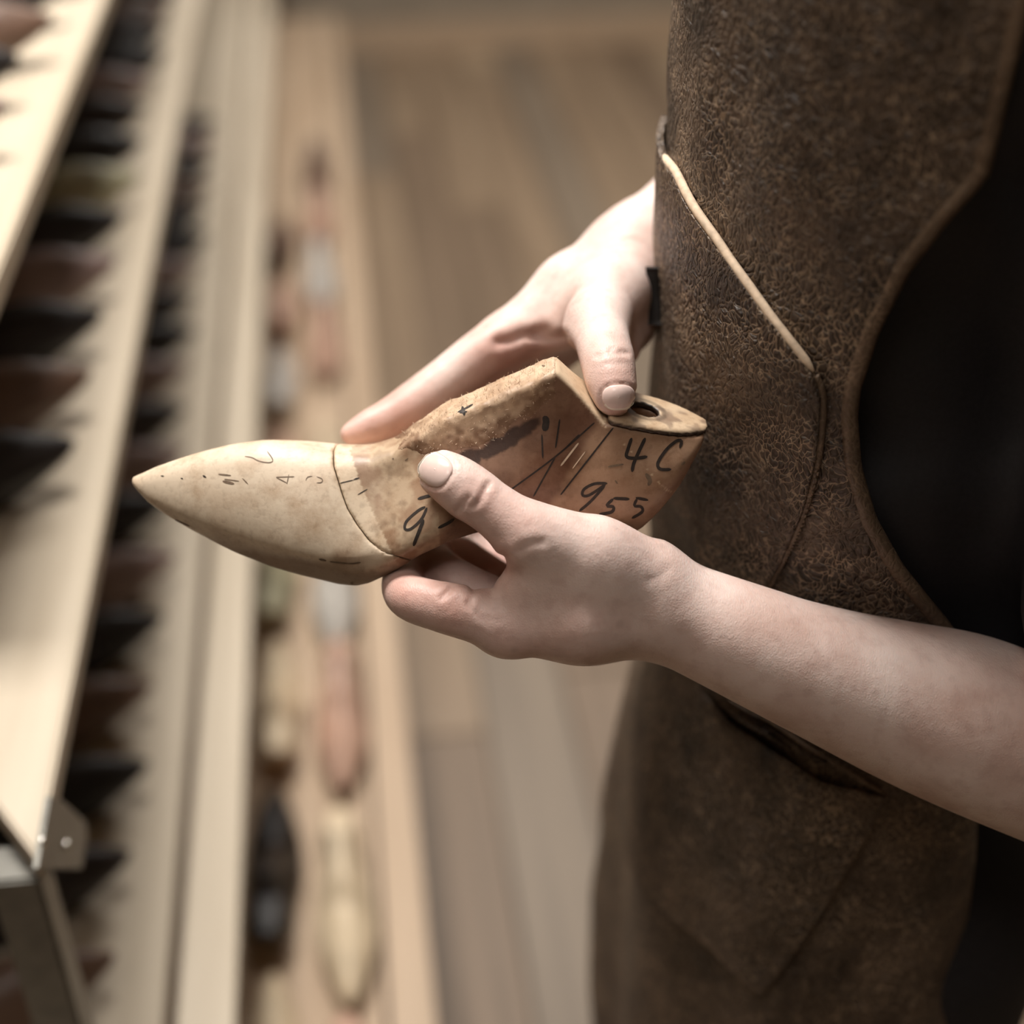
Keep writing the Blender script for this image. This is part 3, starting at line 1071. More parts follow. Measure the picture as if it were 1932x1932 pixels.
ZT = np.linspace(.45, 1.50, 106)
AZ = np.full(len(ZT), .115)
BZ = np.interp(ZT, (.45, .8, .95, 1.1, 1.25, 1.4, 1.5), (.19, .175, .155, .137, .138, .14, .13))
SIL = np.array([(-200, 1285), (322, 1263), (500, 1261), (620, 1249), (740, 1246), (1000, 1254), (1150, 1240), (1270, 1216), (1400, 1202), (1600, 1200), (2200, 1190)], float)
th_ = np.radians(np.linspace(-70, 70, 57))
for it in range(12):
    for i, z in enumerate(ZT):
        P = TC[None] + np.outer(AZ[i] * np.cos(th_), FWD) + np.outer(BZ[i] * np.sin(th_), LEFT) + UP * z
        x, y = w2px(P)
        j = x.argmin()
        e = x[j] - np.interp(y[j], SIL[:, 0], SIL[:, 1])
        AZ[i] = np.clip(AZ[i] + .6 * e / FPX * .62, .08, .2)
kz = np.ones(9) / 9
AZ = np.convolve(np.pad(AZ, 4, 'edge'), kz, 'valid')


def surf(th, z, off=0.0):
    """point of the clothed torso at angle th (0 = front, + towards the camera side) and height z"""
    th, z = np.asarray(th, float), np.asarray(z, float)
    a, b = np.interp(z, ZT, AZ) + off, np.interp(z, ZT, BZ) + off
    n = vnoise(th * 2.2 + 4, z * 11, th * 0 + 1.5) * .0035 + vnoise(th * 5 + 1, z * 22, th * 0 + 3.1) * .0016
    low = np.clip((1.02 - z) / .3, 0, 1)
    n = n + low * .009 * np.sin(th * 8.5 + z * 3 + 1.1) + low * .02 * np.clip(np.abs(np.cos(th * 1.0)), 0, 1)
    a, b = a + n, b + n
    return TC + (a * np.cos(th))[..., None] * FWD + (b * np.sin(th))[..., None] * LEFT + z[..., None] * UP


def grid_faces(n, m):
    i, j = np.meshgrid(np.arange(n - 1), np.arange(m - 1), indexing='ij')
    b = (i * m + j).ravel()
    return np.stack([b, b + 1, b + m + 1, b + m], 1)


Tg, Zg = np.meshgrid(np.linspace(-math.pi, math.pi, 181), np.linspace(.46, 1.49, 207), indexing='ij')
Vt = surf(Tg, Zg).reshape(-1, 3)
bvh_torso = BVHTree.FromPolygons([Vector(v) for v in Vt], [tuple(map(int, q)) for q in grid_faces(181, 207)])


def to_tz(poly):
    out = []
    for px, py in poly:
        p, _ = cast(bvh_torso, px, py)
        if p is None:
            continue
        d = p - TC
        z = p[2]
        a, b = np.interp(z, ZT, AZ), np.interp(z, ZT, BZ)
        out.append((math.atan2((d @ LEFT) / b, (d @ FWD) / a), z))
    return np.array(out)


PERSON = body_pt(0, 0, 0)
person = empty('person', PERSON)
tag(person, 'person in a brown leather apron and black shirt holding a shoe last', 'person')

# ------------------------------------------------------------------ apron
ARM = to_tz([(1850, 322), (1780, 402), (1705, 500), (1645, 620), (1610, 730), (1604, 780), (1612, 880), (1640, 980), (1690, 1070), (1770, 1170)])
ARM = ARM[np.argsort(ARM[:, 1])]
zw = ARM[0, 1]
zE = np.r_[.5, zw - .16, zw - .05, ARM[:, 1], ARM[-1, 1] + .06, 1.46]
tE = np.r_[2.1, 2.1, ARM[0, 0] + .35, ARM[:, 0], ARM[-1, 0] + .02, ARM[-1, 0] - .05]


def sheet(name, th_of_z, z0, z1, off, mat, parent, n=170, m=150, thick=.0028, left=None):
    zs = np.linspace(z0, z1, n)
    tE_ = th_of_z(zs)
    tL = -tE_ if left is None else left(zs)
    s = np.linspace(0, 1, m)
    TH = tL[:, None] + (tE_ - tL)[:, None] * s[None]
    Zz = np.repeat(zs[:, None], m, 1)
    o0 = off if np.isscalar(off) else off(TH, Zz)
    V = surf(TH, Zz, o0).reshape(-1, 3) - PERSON
    o = mesh_obj(name, V, grid_faces(n, m)[:, ::-1].copy(), mat, parent)
    md = o.modifiers.new('thick', 'SOLIDIFY')
    md.thickness, md.offset = thick, -1
    return o


apron = sheet('apron', lambda z: np.interp(z, zE, tE), .52, 1.45, 0.0, M_LEATHER, person)
tag(apron, 'worn brown leather bib apron')


def spts(poly, n, off):
    tz = to_tz(poly)
    q = resample(tz, n)
    return surf(q[:, 0], q[:, 1], off) - PERSON


hem_z = np.linspace(zw - .03, 1.45, 90)
for sgn in (1, -1):
    P = surf(sgn * np.interp(hem_z, zE, tE), hem_z, .0008) - PERSON
    tube('hem', P, .0036, M_HEM, apron, 10)

for sgn in (1, -1):
    c0 = surf(np.array([sgn * .95]), np.array([1.44]), .001)[0]
    P = resample(np.array([c0, body_pt(.05, sgn * .085, 1.475), body_pt(-.03, sgn * .08, 1.492), body_pt(-.10, sgn * .06, 1.44), body_pt(-.13, sgn * .03, 1.34)]), 24) - PERSON
    V, F = [], []
    T = np.gradient(P, axis=0)
    for p, t in zip(P, T):
        sd = np.cross(t, np.array([0, 0, 1.0]) if abs(t[2]) < abs(t @ FWD) else FWD)
        sd *= .012 / np.linalg.norm(sd)
        nn = np.cross(sd, t)
        nn *= .0015 / np.linalg.norm(nn)
        V += [p - sd - nn, p + sd - nn, p + sd + nn, p - sd + nn]
    for i in range(len(P) - 1):
        for j in range(4):
            F.append((i * 4 + j, i * 4 + (j + 1) % 4, i * 4 + 4 + (j + 1) % 4, i * 4 + 4 + j))
    mesh_obj('shoulder_strap', V, F, M_LEATHER, apron)

# chest pocket panel with its raw pale top edge and double seam
PANEL = [(1262, 285), (1300, 330), (1400, 492), (1480, 605), (1545, 692), (1560, 745), (1552, 850), (1527, 950), (1490, 1040), (1452, 1108), (1420, 1170)]
ptz = to_tz(PANEL)
o_ = np.argsort(ptz[:, 1])
pz, pt = ptz[o_, 1], ptz[o_, 0]
panel = sheet('chest_pocket', lambda z: np.interp(z, pz, pt), pz[0] - .03, pz[-1], .0042, M_LEATHER, apron, 150, 110, .0034)
tube('raw_edge', spts([(1270, 292), (1300, 330), (1400, 492), (1480, 605), (1545, 692)], 60, .0052), np.r_[np.full(58, .0021), .0015, .0006], M_RAW, panel, 10)
tube('seam_welt', spts([(1547, 700), (1560, 745), (1552, 850), (1527, 950), (1490, 1040), (1452, 1108), (1425, 1160)], 70, .0042), .0016, M_HEM, panel, 8)
tube('seam_welt', spts([(1538, 760), (1530, 850), (1505, 950), (1470, 1035), (1436, 1100), (1405, 1155)], 70, .0043), .0004, M_THREAD, panel, 6)
tube('stitch_line', spts([(1455, 640), (1454, 720), (1452, 800), (1440, 890), (1410, 970), (1378, 1032)], 60, .0043), .0008, M_THREAD, panel, 6)


def dashes(name, poly, off, mat, parent, n, r):
    q = spts(poly, n * 4, off)
    V, F = [], []
    for i in range(n):
        v, f = tube_data(q[i * 4:i * 4 + 3], r, 5)
        F += [tuple(k + len(V) for k in t) for t in f]
        V += list(v)
    o = mesh_obj(name, V, F, mat, parent)
    tag(o, 'row of small stitches', kind='stuff')


dashes('stitch_row', [(1552, 880), (1520, 985), (1480, 1068), (1440, 1140)], .0052, M_HEM, panel, 44, .0006)
# lower pocket on the skirt
P2 = [(1300, 1235), (1350, 1272), (1450, 1338), (1570, 1418), (1668, 1480), (1640, 1540), (1600, 1612), (1545, 1710), (1450, 1860)]
ptz2 = to_tz(P2)
o_ = np.argsort(ptz2[:, 1])
qz, qt = ptz2[o_, 1], ptz2[o_, 0]
pock2 = sheet('skirt_pocket', lambda z: np.interp(z, qz, qt), qz[0], qz[-1], .006, M_LEATHER, apron, 110, 90, .0032, left=lambda z: np.full_like(z, .12) * 0 + np.minimum(.15, np.interp(z, qz, qt) - .01))
tube('raw_edge', spts([(1330, 1258), (1450, 1338), (1570, 1418), (1664, 1478)], 50, .0066), .0012, M_HEM, pock2, 8)
tube('seam_welt', spts([(1664, 1480), (1640, 1540), (1600, 1612), (1560, 1690)], 40, .0066), .0014, M_HEM, pock2, 8)
# apron tie hanging on the far side of the front
qs = resample(np.array([W(1236, 505, -.03), W(1240, 560, -.034), W(1239, 612, -.036)]), 12) - PERSON
V, F = [], []
for p in qs:
    V += [p - RR * .0045 - HH * .0006, p + RR * .0045 - HH * .0006, p + RR * .0045 + HH * .0012, p - RR * .0045 + HH * .0012]
for i in range(11):
    for j in range(4):
        F.append((i * 4 + j, i * 4 + (j + 1) % 4, i * 4 + 4 + (j + 1) % 4, i * 4 + 4 + j))
F += [(0, 1, 2, 3), (47, 46, 45, 44)]
mesh_obj('strap_end', V, F, M_THREAD, apron)['label'] = 'dark strap end'

# ------------------------------------------------------------------ arms and hands
EL = C3(2050, 1455, 12)
SHL, SHR = body_pt(-.10, .15, 1.37), body_pt(-.08, -.16, 1.37)
ELw = cam2world(EL[None])[0]
ERw = body_pt(.0, -.29, 1.20)


def px_r(r, w):
    return r * (DIST - w / 1000) / FPX


def jt(px, py, w, r):
    return (C3(px, py, w), px_r(r, w))


def mmp(v):
    return v * MMPX / 1000


GL = Grid(C3(690, 1640, -95) - np.array([.005, .005, .0]), C3(2200, 800, 95) + np.array([.012, .03, .005]), .0012)
# forearm and palm
GL.chain([jt(1235, 1140, 26, 93), jt(1300, 1166, 26, 99), jt(1390, 1204, 26, 107), jt(1490, 1246, 24, 117), jt(1600, 1287, 20, 132), jt(1710, 1325, 16, 150), jt(1840, 1368, 14, 166), jt(2050, 1455, 12, 165)], .03, .004)
GL.cone(C3(1240, 1145, 8), C3(1420, 1215, 10), px_r(84, 8), px_r(94, 8), .01)
for q in (((1230, 1140, 30, 86), (1100, 1166, 34, 78), (950, 1184, 32, 55)),          # index metacarpal
          ((1230, 1140, 10, 88), (1110, 1160, 10, 82), (965, 1168, 6, 55)),
          ((1230, 1135, -8, 80), (1120, 1140, -14, 74), (985, 1146, -20, 50)),
          ((1230, 1130, -18, 70), (1130, 1122, -32, 62), (1015, 1120, -42, 44))):
    for a, b in zip(q[:-1], q[1:]):
        ja, jb = jt(*a), jt(*b)
        GL.cone(ja[0], jb[0], ja[1], jb[1], .012)
# thumb base, web
for a, b in (((1215, 1085, 34, 72), (1120, 1048, 44, 66)), ((1120, 1048, 44, 66), (1010, 1016, 47, 56)), ((1150, 1085, 40, 70), (1030, 1085, 38, 52)), ((1030, 1085, 38, 52), (985, 1120, 34, 48))):
    ja, jb = jt(*a), jt(*b)
    GL.cone(ja[0], jb[0], ja[1], jb[1], .011)
GL.chain([jt(1040, 1022, 47, 57), jt(985, 1000, 48, 56), jt(930, 960, 48, 49), jt(882, 926, 47, 51), jt(852, 905, 45, 48), jt(830, 892, 43, 42)], .009, .008)
# fingers
GL.chain([jt(965, 1186, 32, 55), jt(905, 1164, 34, 50), jt(835, 1146, 33, 46), jt(772, 1125, 26, 42), jt(760, 1092, 4, 37), jt(775, 1066, -18, 32)], .009, .004)
GL.chain([jt(975, 1165, 6, 54), jt(890, 1118, 4, 46), jt(835, 1082, -2, 42), jt(815, 1052, -22, 36), jt(820, 1028, -42, 31)], .005, .004)
GL.chain([jt(990, 1145, -20, 50), jt(915, 1090, -24, 44), jt(868, 1052, -32, 40), jt(852, 1026, -50, 34), jt(858, 1005, -64, 30)], .005, .004)
GL.chain([jt(1015, 1120, -42, 44), jt(955, 1065, -48, 37), jt(920, 1035, -56, 33), jt(905, 1012, -68, 28), jt(908, 996, -78, 26)], .005, .004)


def grid_px(g):
    ax = [(g.lo[i] + np.arange(g.n[i]) * g.h).astype(np.float32) for i in range(3)]
    t = DIST - ax[2][None, None, :]
    return CPX + ax[0][:, None, None] * FPX / t, CPX - ax[1][None, :, None] * FPX / t, ax[2][None, None, :]


def crease(g, poly, depth, sig, wmin, lift=.4):
    """press a skin fold along a traced line into the side of the hand facing wmin and nearer"""
    P = resample(np.asarray(poly, float), max(4, len(poly) * 5))
    lo, hi = P.min(0) - 30, P.max(0) + 30
    X, Y, Z = grid_px(g)
    zi = np.where(Z.ravel() > wmin)[0]
    t0 = DIST - wmin
    i0, i1 = np.clip(((np.array([lo[0], hi[0]]) - CPX) / FPX * t0 - g.lo[0]) / g.h + np.array([-8, 8]), 0, g.n[0]).astype(int)
    j0, j1 = np.clip(((CPX - np.array([hi[1], lo[1]])) / FPX * t0 - g.lo[1]) / g.h + np.array([-8, 8]), 0, g.n[1]).astype(int)
    if not len(zi) or i1 <= i0 or j1 <= j0:
        return
    k0 = zi[0]
    x = np.broadcast_to(X[i0:i1, :, k0:], (i1 - i0, 1, g.n[2] - k0))
    y = np.broadcast_to(Y[:, j0:j1, k0:], (1, j1 - j0, g.n[2] - k0))
    d2 = np.full((i1 - i0, j1 - j0, g.n[2] - k0), 1e9, np.float32)
    for a, b in zip(P[:-1], P[1:]):
        e = b - a
        tt = np.clip(((x - a[0]) * e[0] + (y - a[1]) * e[1]) / (e @ e + 1e-9), 0, 1)
        d2 = np.minimum(d2, (x - a[0] - tt * e[0]) ** 2 + (y - a[1] - tt * e[1]) ** 2)
    d = np.sqrt(d2)
    g.F[i0:i1, j0:j1, k0:] += depth * (np.exp(-(d / sig) ** 2) - lift * np.exp(-((d - 2.4 * sig) / (1.6 * sig)) ** 2)).astype(np.float32)


z5 = lambda q: [(770 + x * .119, 840 + y * .119) for x, y in q]
z3 = lambda q: [(680 + x * .3623, 820 + y * .3623) for x, y in q]
crease(GL, z5([(1270, 620), (1210, 720), (1130, 880), (1010, 980)]), .0009, 5, .03)
crease(GL, z5([(960, 830), (880, 940), (780, 1040)]), .0008, 5, .03)
crease(GL, z3([(745, 640), (705, 715), (640, 760), (590, 790)]), .0012, 8, .02)
crease(GL, z3([(475, 800), (440, 835), (425, 850)]), .0009, 5, .02)
crease(GL, z3([(590, 800), (575, 850), (560, 890)]), .0006, 5, .02)
crease(GL, z3([(690, 790), (680, 830)]), .0005, 5, .02)
crease(GL, z3([(830, 600), (880, 570), (950, 560)]), .0006, 7, .02)
crease(GL, z3([(560, 880), (600, 930), (680, 970)]), .00035, 4, .02)
crease(GL, z3([(580, 910), (620, 960), (690, 1000)]), .00035, 4, .02)
crease(GL, z3([(620, 905), (660, 945), (720, 975)]), .00035, 4, .02)
crease(GL, z3([(1500, 760), (1560, 740), (1600, 700)]), .0003, 8, .02, .2)


def ring(n, c, ang, hl, hw, p=2.6, s=1.0):
    """outline of a nail in the picture"""
    a = np.linspace(0, 2 * np.pi, n)
    u = np.sign(np.cos(a)) * np.abs(np.cos(a)) ** (2 / p) * hl * s
    v = np.sign(np.sin(a)) * np.abs(np.sin(a)) ** (2 / p) * hw * s
    ca, sa = math.cos(ang), math.sin(ang)
    return np.stack([c[0] + u * ca - v * sa, c[1] + u * sa + v * ca], 1)


NAIL_L = ((821, 886), math.radians(215), 31, 31)
NAIL_R = ((1167, 750), math.radians(87), 24, 31)
crease(GL, ring(30, *NAIL_L, s=1.03), .0008, 3.5, .03, .3)

GR = Grid(w2c(ERw) * 0 + np.minimum(C3(600, 900, -140), w2c(ERw)) - np.array([.0, .0, .06]), np.maximum(C3(1300, 250, 60), w2c(ERw) + np.array([.05, .05, 0])) + .01, .0013)
WR = C3(1236, 444, -80)
er = w2c(ERw)
GR.chain([(C3(1190, 478, -74), px_r(80, -74)), (WR, px_r(80, -80)), (C3(1310, 388, -108), px_r(88, -108)), (WR * .45 + er * .55, .030), (WR * .2 + er * .8, .036), (er, .038)], .03, .004)
for q in (((1205, 472, -74, 78), (1080, 550, -62, 64), (955, 642, -52, 50)),
          ((1205, 482, -86, 76), (1080, 565, -80, 62), (960, 657, -74, 48)),
          ((1200, 480, -96, 78), (1090, 575, -96, 62), (985, 670, -94, 48)),
          ((1210, 490, -104, 68), (1110, 590, -108, 54), (1020, 690, -110, 42))):
    for a, b in zip(q[:-1], q[1:]):
        ja, jb = jt(*a), jt(*b)
        GR.cone(ja[0], jb[0], ja[1], jb[1], .012)
# thumb base and web
for a, b in (((1195, 500, -66, 74), (1150, 560, -36, 66)), ((1150, 560, -36, 66), (1128, 612, -6, 55)), ((1195, 540, -78, 66), (1185, 620, -52, 40)), ((1120, 590, -40, 48), (1010, 640, -58, 36)), ((1190, 600, -56, 40), (1178, 660, -28, 30))):
    ja, jb = jt(*a), jt(*b)
    GR.cone(ja[0], jb[0], ja[1], jb[1], .011)
GR.chain([jt(1126, 605, -8, 55), jt(1138, 648, 14, 50), jt(1147, 686, 28, 49), jt(1153, 718, 35, 46), jt(1160, 746, 39, 39)], .008, .008)
GR.chain([jt(962, 638, -52, 52), jt(905, 672, -46, 46), jt(842, 718, -42, 42), jt(790, 756, -38, 41), jt(738, 788, -33, 36), jt(697, 806, -28, 31), jt(662, 819, -24, 20)], .014, .004)
GR.chain([jt(965, 655, -74, 50), jt(890, 715, -66, 42), jt(820, 775, -58, 38), jt(765, 822, -50, 30)], .005, .004)
GR.chain([jt(990, 670, -94, 48), jt(930, 740, -86, 40), jt(890, 800, -74, 36), jt(860, 850, -60, 29)], .005, .004)
GR.chain([jt(1020, 690, -110, 42), jt(985, 760, -98, 34), jt(960, 815, -82, 30), jt(945, 860, -66, 26)], .005, .004)
z6 = lambda q: [(1080 + x * .1242, 560 + y * .1242) for x, y in q]
z4 = lambda q: [(600 + x * .3623, 320 + y * .3623) for x, y in q]
crease(GR, z6([(360, 910), (450, 880), (530, 850), (600, 800)]), .0006, 4, .0)
crease(GR, z6([(580, 885), (700, 855), (830, 860)]), .0007, 4, .0)
crease(GR, z6([(500, 1010), (650, 1000), (780, 1010)]), .0003, 5, .0)
crease(GR, z4([(940, 900), (1000, 890), (1080, 860), (1180, 840)]), .0018, 9, -.075)
crease(GR, z4([(1120, 870), (1190, 880), (1270, 870)]), .0012, 7, -.075)
crease(GR, ring(30, *NAIL_R, s=1.03), .0008, 3.5, .02, .3)


def skin_tint(px, py, spots):
    col = np.ones((len(px), 3))
    for x, y, r, s in spots:
        m = (s * np.exp(-((px - x) ** 2 + (py - y) ** 2) / r ** 2))[:, None]
        col = col * (1 - m) + col * m * np.array([.92, .70, .66])
    return np.clip(col, 0, 1)


parts = []
for g, spots in ((GL, [(905, 950, 50, .5), (812, 925, 30, .6), (985, 985, 45, .35), (850, 1140, 60, .6), (760, 1110, 50, .8), (950, 1215, 60, .5), (1100, 1180, 120, .2), (940, 1060, 40, .7)]),
                 (GR, [(1168, 790, 40, .7), (1150, 715, 40, .35), (930, 650, 55, .6), (760, 790, 90, .6), (660, 820, 50, .6), (1010, 670, 60, .4)])):
    V, Q = g.mesh()
    x, y = cam_to_px(V)
    parts.append((cam2world(V), Q, skin_tint(x, y, spots)))

# the rest of the body: head, neck, trunk, upper arms, legs (mostly under the clothes)
GB = Grid(body_pt(0, 0, 0) - np.array([.36, .36, -.0]), body_pt(0, 0, 1.74) + np.array([.36, .36, .02]), .008)


def bcone(G, a, b, ra, rb, k=.03):
    G.cone(a, b, ra, rb, k)


def trunk(G, shrink, z0, z1, k=.02, fold=0.0):
    ax = [G.lo[i] + np.arange(G.n[i]) * G.h for i in range(3)]
    X, Y, Z = ax[0][:, None, None] - TC[0], ax[1][None, :, None] - TC[1], ax[2][None, None, :]
    f, l = X * FWD[0] + Y * FWD[1], X * LEFT[0] + Y * LEFT[1]
    zc = np.clip(Z, ZT[0], ZT[-1])
    a, b = np.interp(zc, ZT, AZ) - shrink, np.interp(zc, ZT, BZ) - shrink
    d = (np.sqrt((f / a) ** 2 + (l / b) ** 2) - 1) * np.minimum(a, b)
    d = smax(d, np.maximum(Z - z1, z0 - Z), .06)
    if fold:
        d = d + fold * vnoise((X + Y * 0 + Z * 0) * 14, (Y + Z * .6 + X * 0) * 14, (Z * 20 + X * 8 + Y * 0)) 
    G.F = smin(G.F, d.astype(np.float32), k)


trunk(GB, .026, .82, 1.44)
GK = Grid(body_pt(.03, 0, 1.36) - np.array([.17, .17, 0]), body_pt(.03, 0, 1.74) + np.array([.17, .17, 0]), .004)
bcone(GB, body_pt(.0, 0, 1.38), body_pt(.02, 0, 1.46), .055, .050)
bcone(GK, body_pt(.0, 0, 1.38), body_pt(.03, 0, 1.53), .054, .050)
bcone(GK, body_pt(-.005, 0, 1.63), body_pt(.045, 0, 1.625), .082, .076, .02)
bcone(GK, body_pt(.05, 0, 1.585), body_pt(.078, 0, 1.535), .060, .036, .03)
bcone(GK, body_pt(.116, 0, 1.622), body_pt(.130, 0, 1.588), .007, .010, .012)
bcone(GK, body_pt(.108, -.02, 1.557), body_pt(.108, .02, 1.557), .007, .007, .008)
bcone(GK, body_pt(.106, -.016, 1.545), body_pt(.106, .016, 1.545), .008, .008, .008)
for s in (1, -1):
    bcone(GK, body_pt(.112, s * .014, 1.640), body_pt(.095, s * .05, 1.642), .009, .009, .012)
    bcone(GK, body_pt(.02, s * .080, 1.630), body_pt(.012, s * .086, 1.595), .013, .010, .006)
    sl, X, Y, Z = GK.sub(GK.lo, GK.lo + GK.n * GK.h)
    e = body_pt(.128, s * .033, 1.622)
    dd = np.sqrt((X - e[0]) ** 2 + (Y - e[1]) ** 2 + ((Z - e[2]) * 1.5) ** 2) - .019
    GK.F[sl] = smax(GK.F[sl], -dd.astype(np.float32), .008)
V, Q = GK.mesh()
parts.append((V, Q, np.ones((len(V), 3))))
for s in (1, -1):
    e = body_pt(.102, s * .033, 1.620)
    bm = bmesh.new()
    bmesh.ops.create_uvsphere(bm, u_segments=16, v_segments=10, radius=.0125)
    for v in bm.verts:
        v.co += Vector(e - PERSON)
    me = bpy.data.meshes.new('eye')
    bm.to_mesh(me)
    bm.free()
    me.materials.append(M_RAW)
    eo = bpy.data.objects.new('eye', me)
    COL.objects.link(eo)
    eo.parent = person
for s in (1, -1):
    bcone(GB, body_pt(-.05, s * .1, 1.38), body_pt(-.09, s * .14, 1.36), .05, .045)
    bcone(GB, body_pt(-.05, s * .08, .86), body_pt(-.05, s * .085, .48), .07, .052)
    bcone(GB, body_pt(-.05, s * .085, .48), body_pt(-.05, s * .095, .09), .05, .036)
    bcone(GB, body_pt(-.05, s * .095, .05), body_pt(.10, s * .105, .035), .036, .03, .02)
bcone(GB, SHL, ELw * .8 + SHL * .2, .048, .038)
bcone(GB, SHR, ERw * .8 + SHR * .2, .048, .038)
V, Q = GB.mesh()
parts.append((V, Q, np.ones((len(V), 3))))
# upper arms continue the fine forearms into the sleeves
for S, E, r in ((SHL, ELw, .039), (SHR, ERw, .041)):
    G = Grid(np.minimum(S, E) - .06, np.maximum(S, E) + .06, .004)
    G.cone(E, E * .45 + S * .55, r, .044, .01)
    V, Q = G.mesh()
    parts.append((V, Q, np.ones((len(V), 3))))
Va, Qa, Ca, n = [], [], [], 0
for V, Q, c in parts:
    Va.append(V - PERSON)
    Qa.append(Q + n)
    Ca.append(c)
    n += len(V)
body = mesh_obj('body', np.concatenate(Va), np.concatenate(Qa), M_SKIN, person, True, np.concatenate(Ca))
tag(body, 'pale bare forearms and hands')
bvh_skin = BVHTree.FromPolygons([Vector(v) for v in np.concatenate([parts[0][0], parts[1][0]])], [tuple(map(int, q)) for q in np.concatenate([parts[0][1], parts[1][1] + len(parts[0][0])])])


def fingernail(c, ang, hl, hw):
    """a curved plate following the fingertip, with a paler free edge; u runs towards the tip"""
    n, m = 15, 32
    ca, sa = math.cos(ang), math.sin(ang)
    p = 2.7
    G = np.zeros((n, m, 3))
    Nn = np.zeros((n, m, 3))
    for i in range(n):
        r = i / (n - 1)
        for j in range(m):
            a = 2 * math.pi * j / m
            u = math.copysign(abs(math.cos(a)) ** (2 / p), math.cos(a)) * hl * r
            v = math.copysign(abs(math.sin(a)) ** (2 / p), math.sin(a)) * hw * r
            for back in (1, .96, .9, .8):
                q, nr = cast(bvh_skin, c[0] + (u * ca - v * sa) * back, c[1] + (u * sa + v * ca) * back)
                if q is not None:
                    break
            G[i, j], Nn[i, j] = q, nr
    cen = G[:3].reshape(-1, 3).mean(0)
    # flatten the skin relief to a smooth quadric
    ax = cam2world(np.array([[ca, -sa, 0.0]]))[0] - cam2world(np.zeros((1, 3)))[0]
    nz = Nn[:4].reshape(-1, 3).mean(0)
    nz /= np.linalg.norm(nz)
    ax = ax - nz * (ax @ nz)
    ax /= np.linalg.norm(ax)
    ay = np.cross(nz, ax)
    q = (G - cen).reshape(-1, 3)
    X, Y, Z = q @ ax, q @ ay, q @ nz
    A = np.stack([np.ones_like(X), X, Y, X * X, X * Y, Y * Y], 1)
    k = np.linalg.lstsq(A, Z, rcond=None)[0]
    Zs = .75 * (A @ k) + .25 * Z
    rr = np.repeat(np.arange(n) / (n - 1), m)
    Zs = Zs + .00045 - .0002 * sstep(.85, 1.0, rr) + .0002 * sstep(.6, 1.0, X / X.max())
    V = cen + np.outer(X, ax) + np.outer(Y, ay) + np.outer(Zs, nz) - PERSON
    F = [(i * m + j, i * m + (j + 1) % m, (i + 1) * m + (j + 1) % m, (i + 1) * m + j) for i in range(n - 1) for j in range(m)]
    o = mesh_obj('fingernail', V, F, M_NAIL, person)
    o.data.materials.append(M_NAILTIP)
    for f in o.data.polygons:
        i, j = divmod(f.index, m)
        if i >= n - 3 and math.cos(2 * math.pi * (j + .5) / m) > .45:
            f.material_index = 1
    md = o.modifiers.new('thick', 'SOLIDIFY')
    md.thickness, md.offset = .0005, -1
    return o


fingernail(*NAIL_L)
fingernail(*NAIL_R)

# ------------------------------------------------------------------ clothes
GS = Grid(body_pt(0, 0, .84) - np.array([.38, .38, 0]), body_pt(0, 0, 1.5) + np.array([.38, .38, 0]), .0065)
trunk(GS, .016, .86, 1.47, fold=.003)
for S, E, s in ((SHL, ELw, 1), (SHR, ERw, -1)):
    GS.cone(body_pt(-.04, s * .09, 1.39), S, .06, .058, .04)
    GS.cone(S, E * .72 + S * .28, .056, .052, .03)
    GS.cone(body_pt(-.09, s * .08, 1.30), body_pt(-.10, s * .09, 1.02), .06, .065, .03)
sl, X, Y, Z = GS.sub(GS.lo, GS.lo + GS.n * GS.h)
GS.F[sl] += (.006 * vnoise(X * 13 + Z * 7, Y * 13 + Z * 9, Z * 19 + X * 0 + Y * 0)).astype(np.float32)
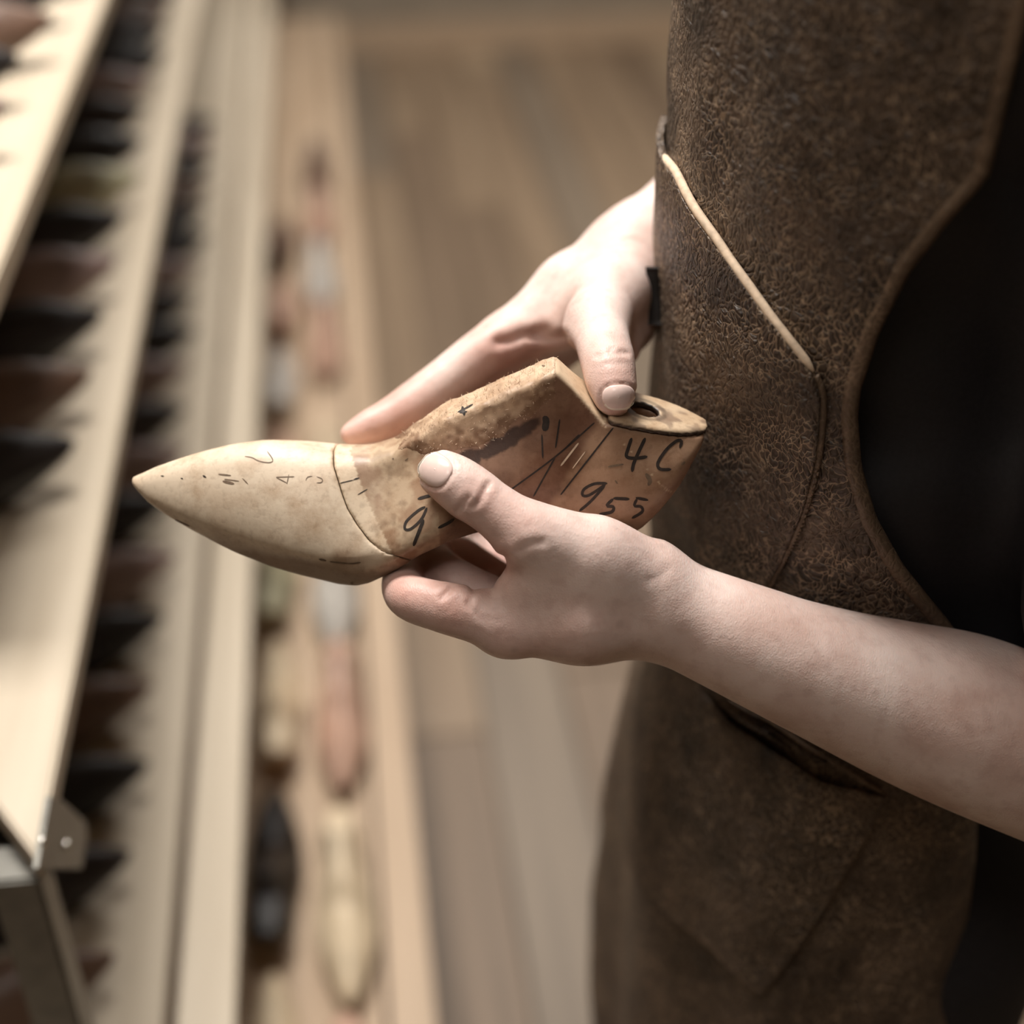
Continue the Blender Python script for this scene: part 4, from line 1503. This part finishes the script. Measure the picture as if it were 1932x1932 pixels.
# neck opening and open sleeve ends
nk = np.sqrt((X - body_pt(.012, 0, 0)[0]) ** 2 + (Y - body_pt(.012, 0, 0)[1]) ** 2 + (Z * 0)) - .064
GS.F[sl] = np.maximum(GS.F[sl], -np.maximum(nk, 1.36 - Z).astype(np.float32))
V, Q = GS.mesh()
shirt = mesh_obj('shirt', V - PERSON, Q, M_SHIRT, person)
tag(shirt, 'black short-sleeved shirt')
GT = Grid(body_pt(0, 0, .05) - np.array([.3, .3, 0]), body_pt(0, 0, 1.0) + np.array([.3, .3, 0]), .008)
trunk(GT, .012, .80, .97)
for s in (1, -1):
    GT.cone(body_pt(-.05, s * .08, .86), body_pt(-.05, s * .087, .48), .08, .064, .03)
    GT.cone(body_pt(-.05, s * .087, .48), body_pt(-.05, s * .097, .10), .064, .056, .03)
V, Q = GT.mesh()
tag(mesh_obj('trousers', V - PERSON, Q, M_TROUSER, person), 'dark trousers')
for s in (1, -1):
    G = Grid(body_pt(.05, s * .1, 0) - np.array([.22, .22, .01]), body_pt(.05, s * .1, .16) + np.array([.22, .22, 0]), .005)
    G.cone(body_pt(-.06, s * .097, .045), body_pt(.11, s * .108, .035), .045, .040, .02)
    G.cone(body_pt(-.05, s * .097, .06), body_pt(-.045, s * .097, .11), .046, .046, .02)
    sl, X, Y, Z = G.sub(G.lo, G.lo + G.n * G.h)
    G.F[sl] = np.maximum(G.F[sl], (.002 - Z + X * 0 + Y * 0).astype(np.float32))
    V, Q = G.mesh()
    mesh_obj('shoe', V - PERSON, Q, M_SHOE, person)
# hair
GH = Grid(body_pt(.02, 0, 1.45) - np.array([.17, .17, 0]), body_pt(.02, 0, 1.76) + np.array([.17, .17, 0]), .005)
GH.cone(body_pt(-.012, 0, 1.645), body_pt(.035, 0, 1.648), .092, .084, .02)
GH.cone(body_pt(-.06, 0, 1.60), body_pt(-.055, 0, 1.52), .06, .04, .03)
sl, X, Y, Z = GH.sub(GH.lo, GH.lo + GH.n * GH.h)
fc = ((X - TC[0]) * FWD[0] + (Y - TC[1]) * FWD[1]) - .055 + (1.645 - Z) * .9
GH.F[sl] = np.maximum(GH.F[sl], fc.astype(np.float32)) + (.004 * vnoise(X * 60, Y * 60, Z * 12 + X * 0)).astype(np.float32)
V, Q = GH.mesh()
tag(mesh_obj('hair', V - PERSON, Q, M_HAIR, person), 'short brown hair')
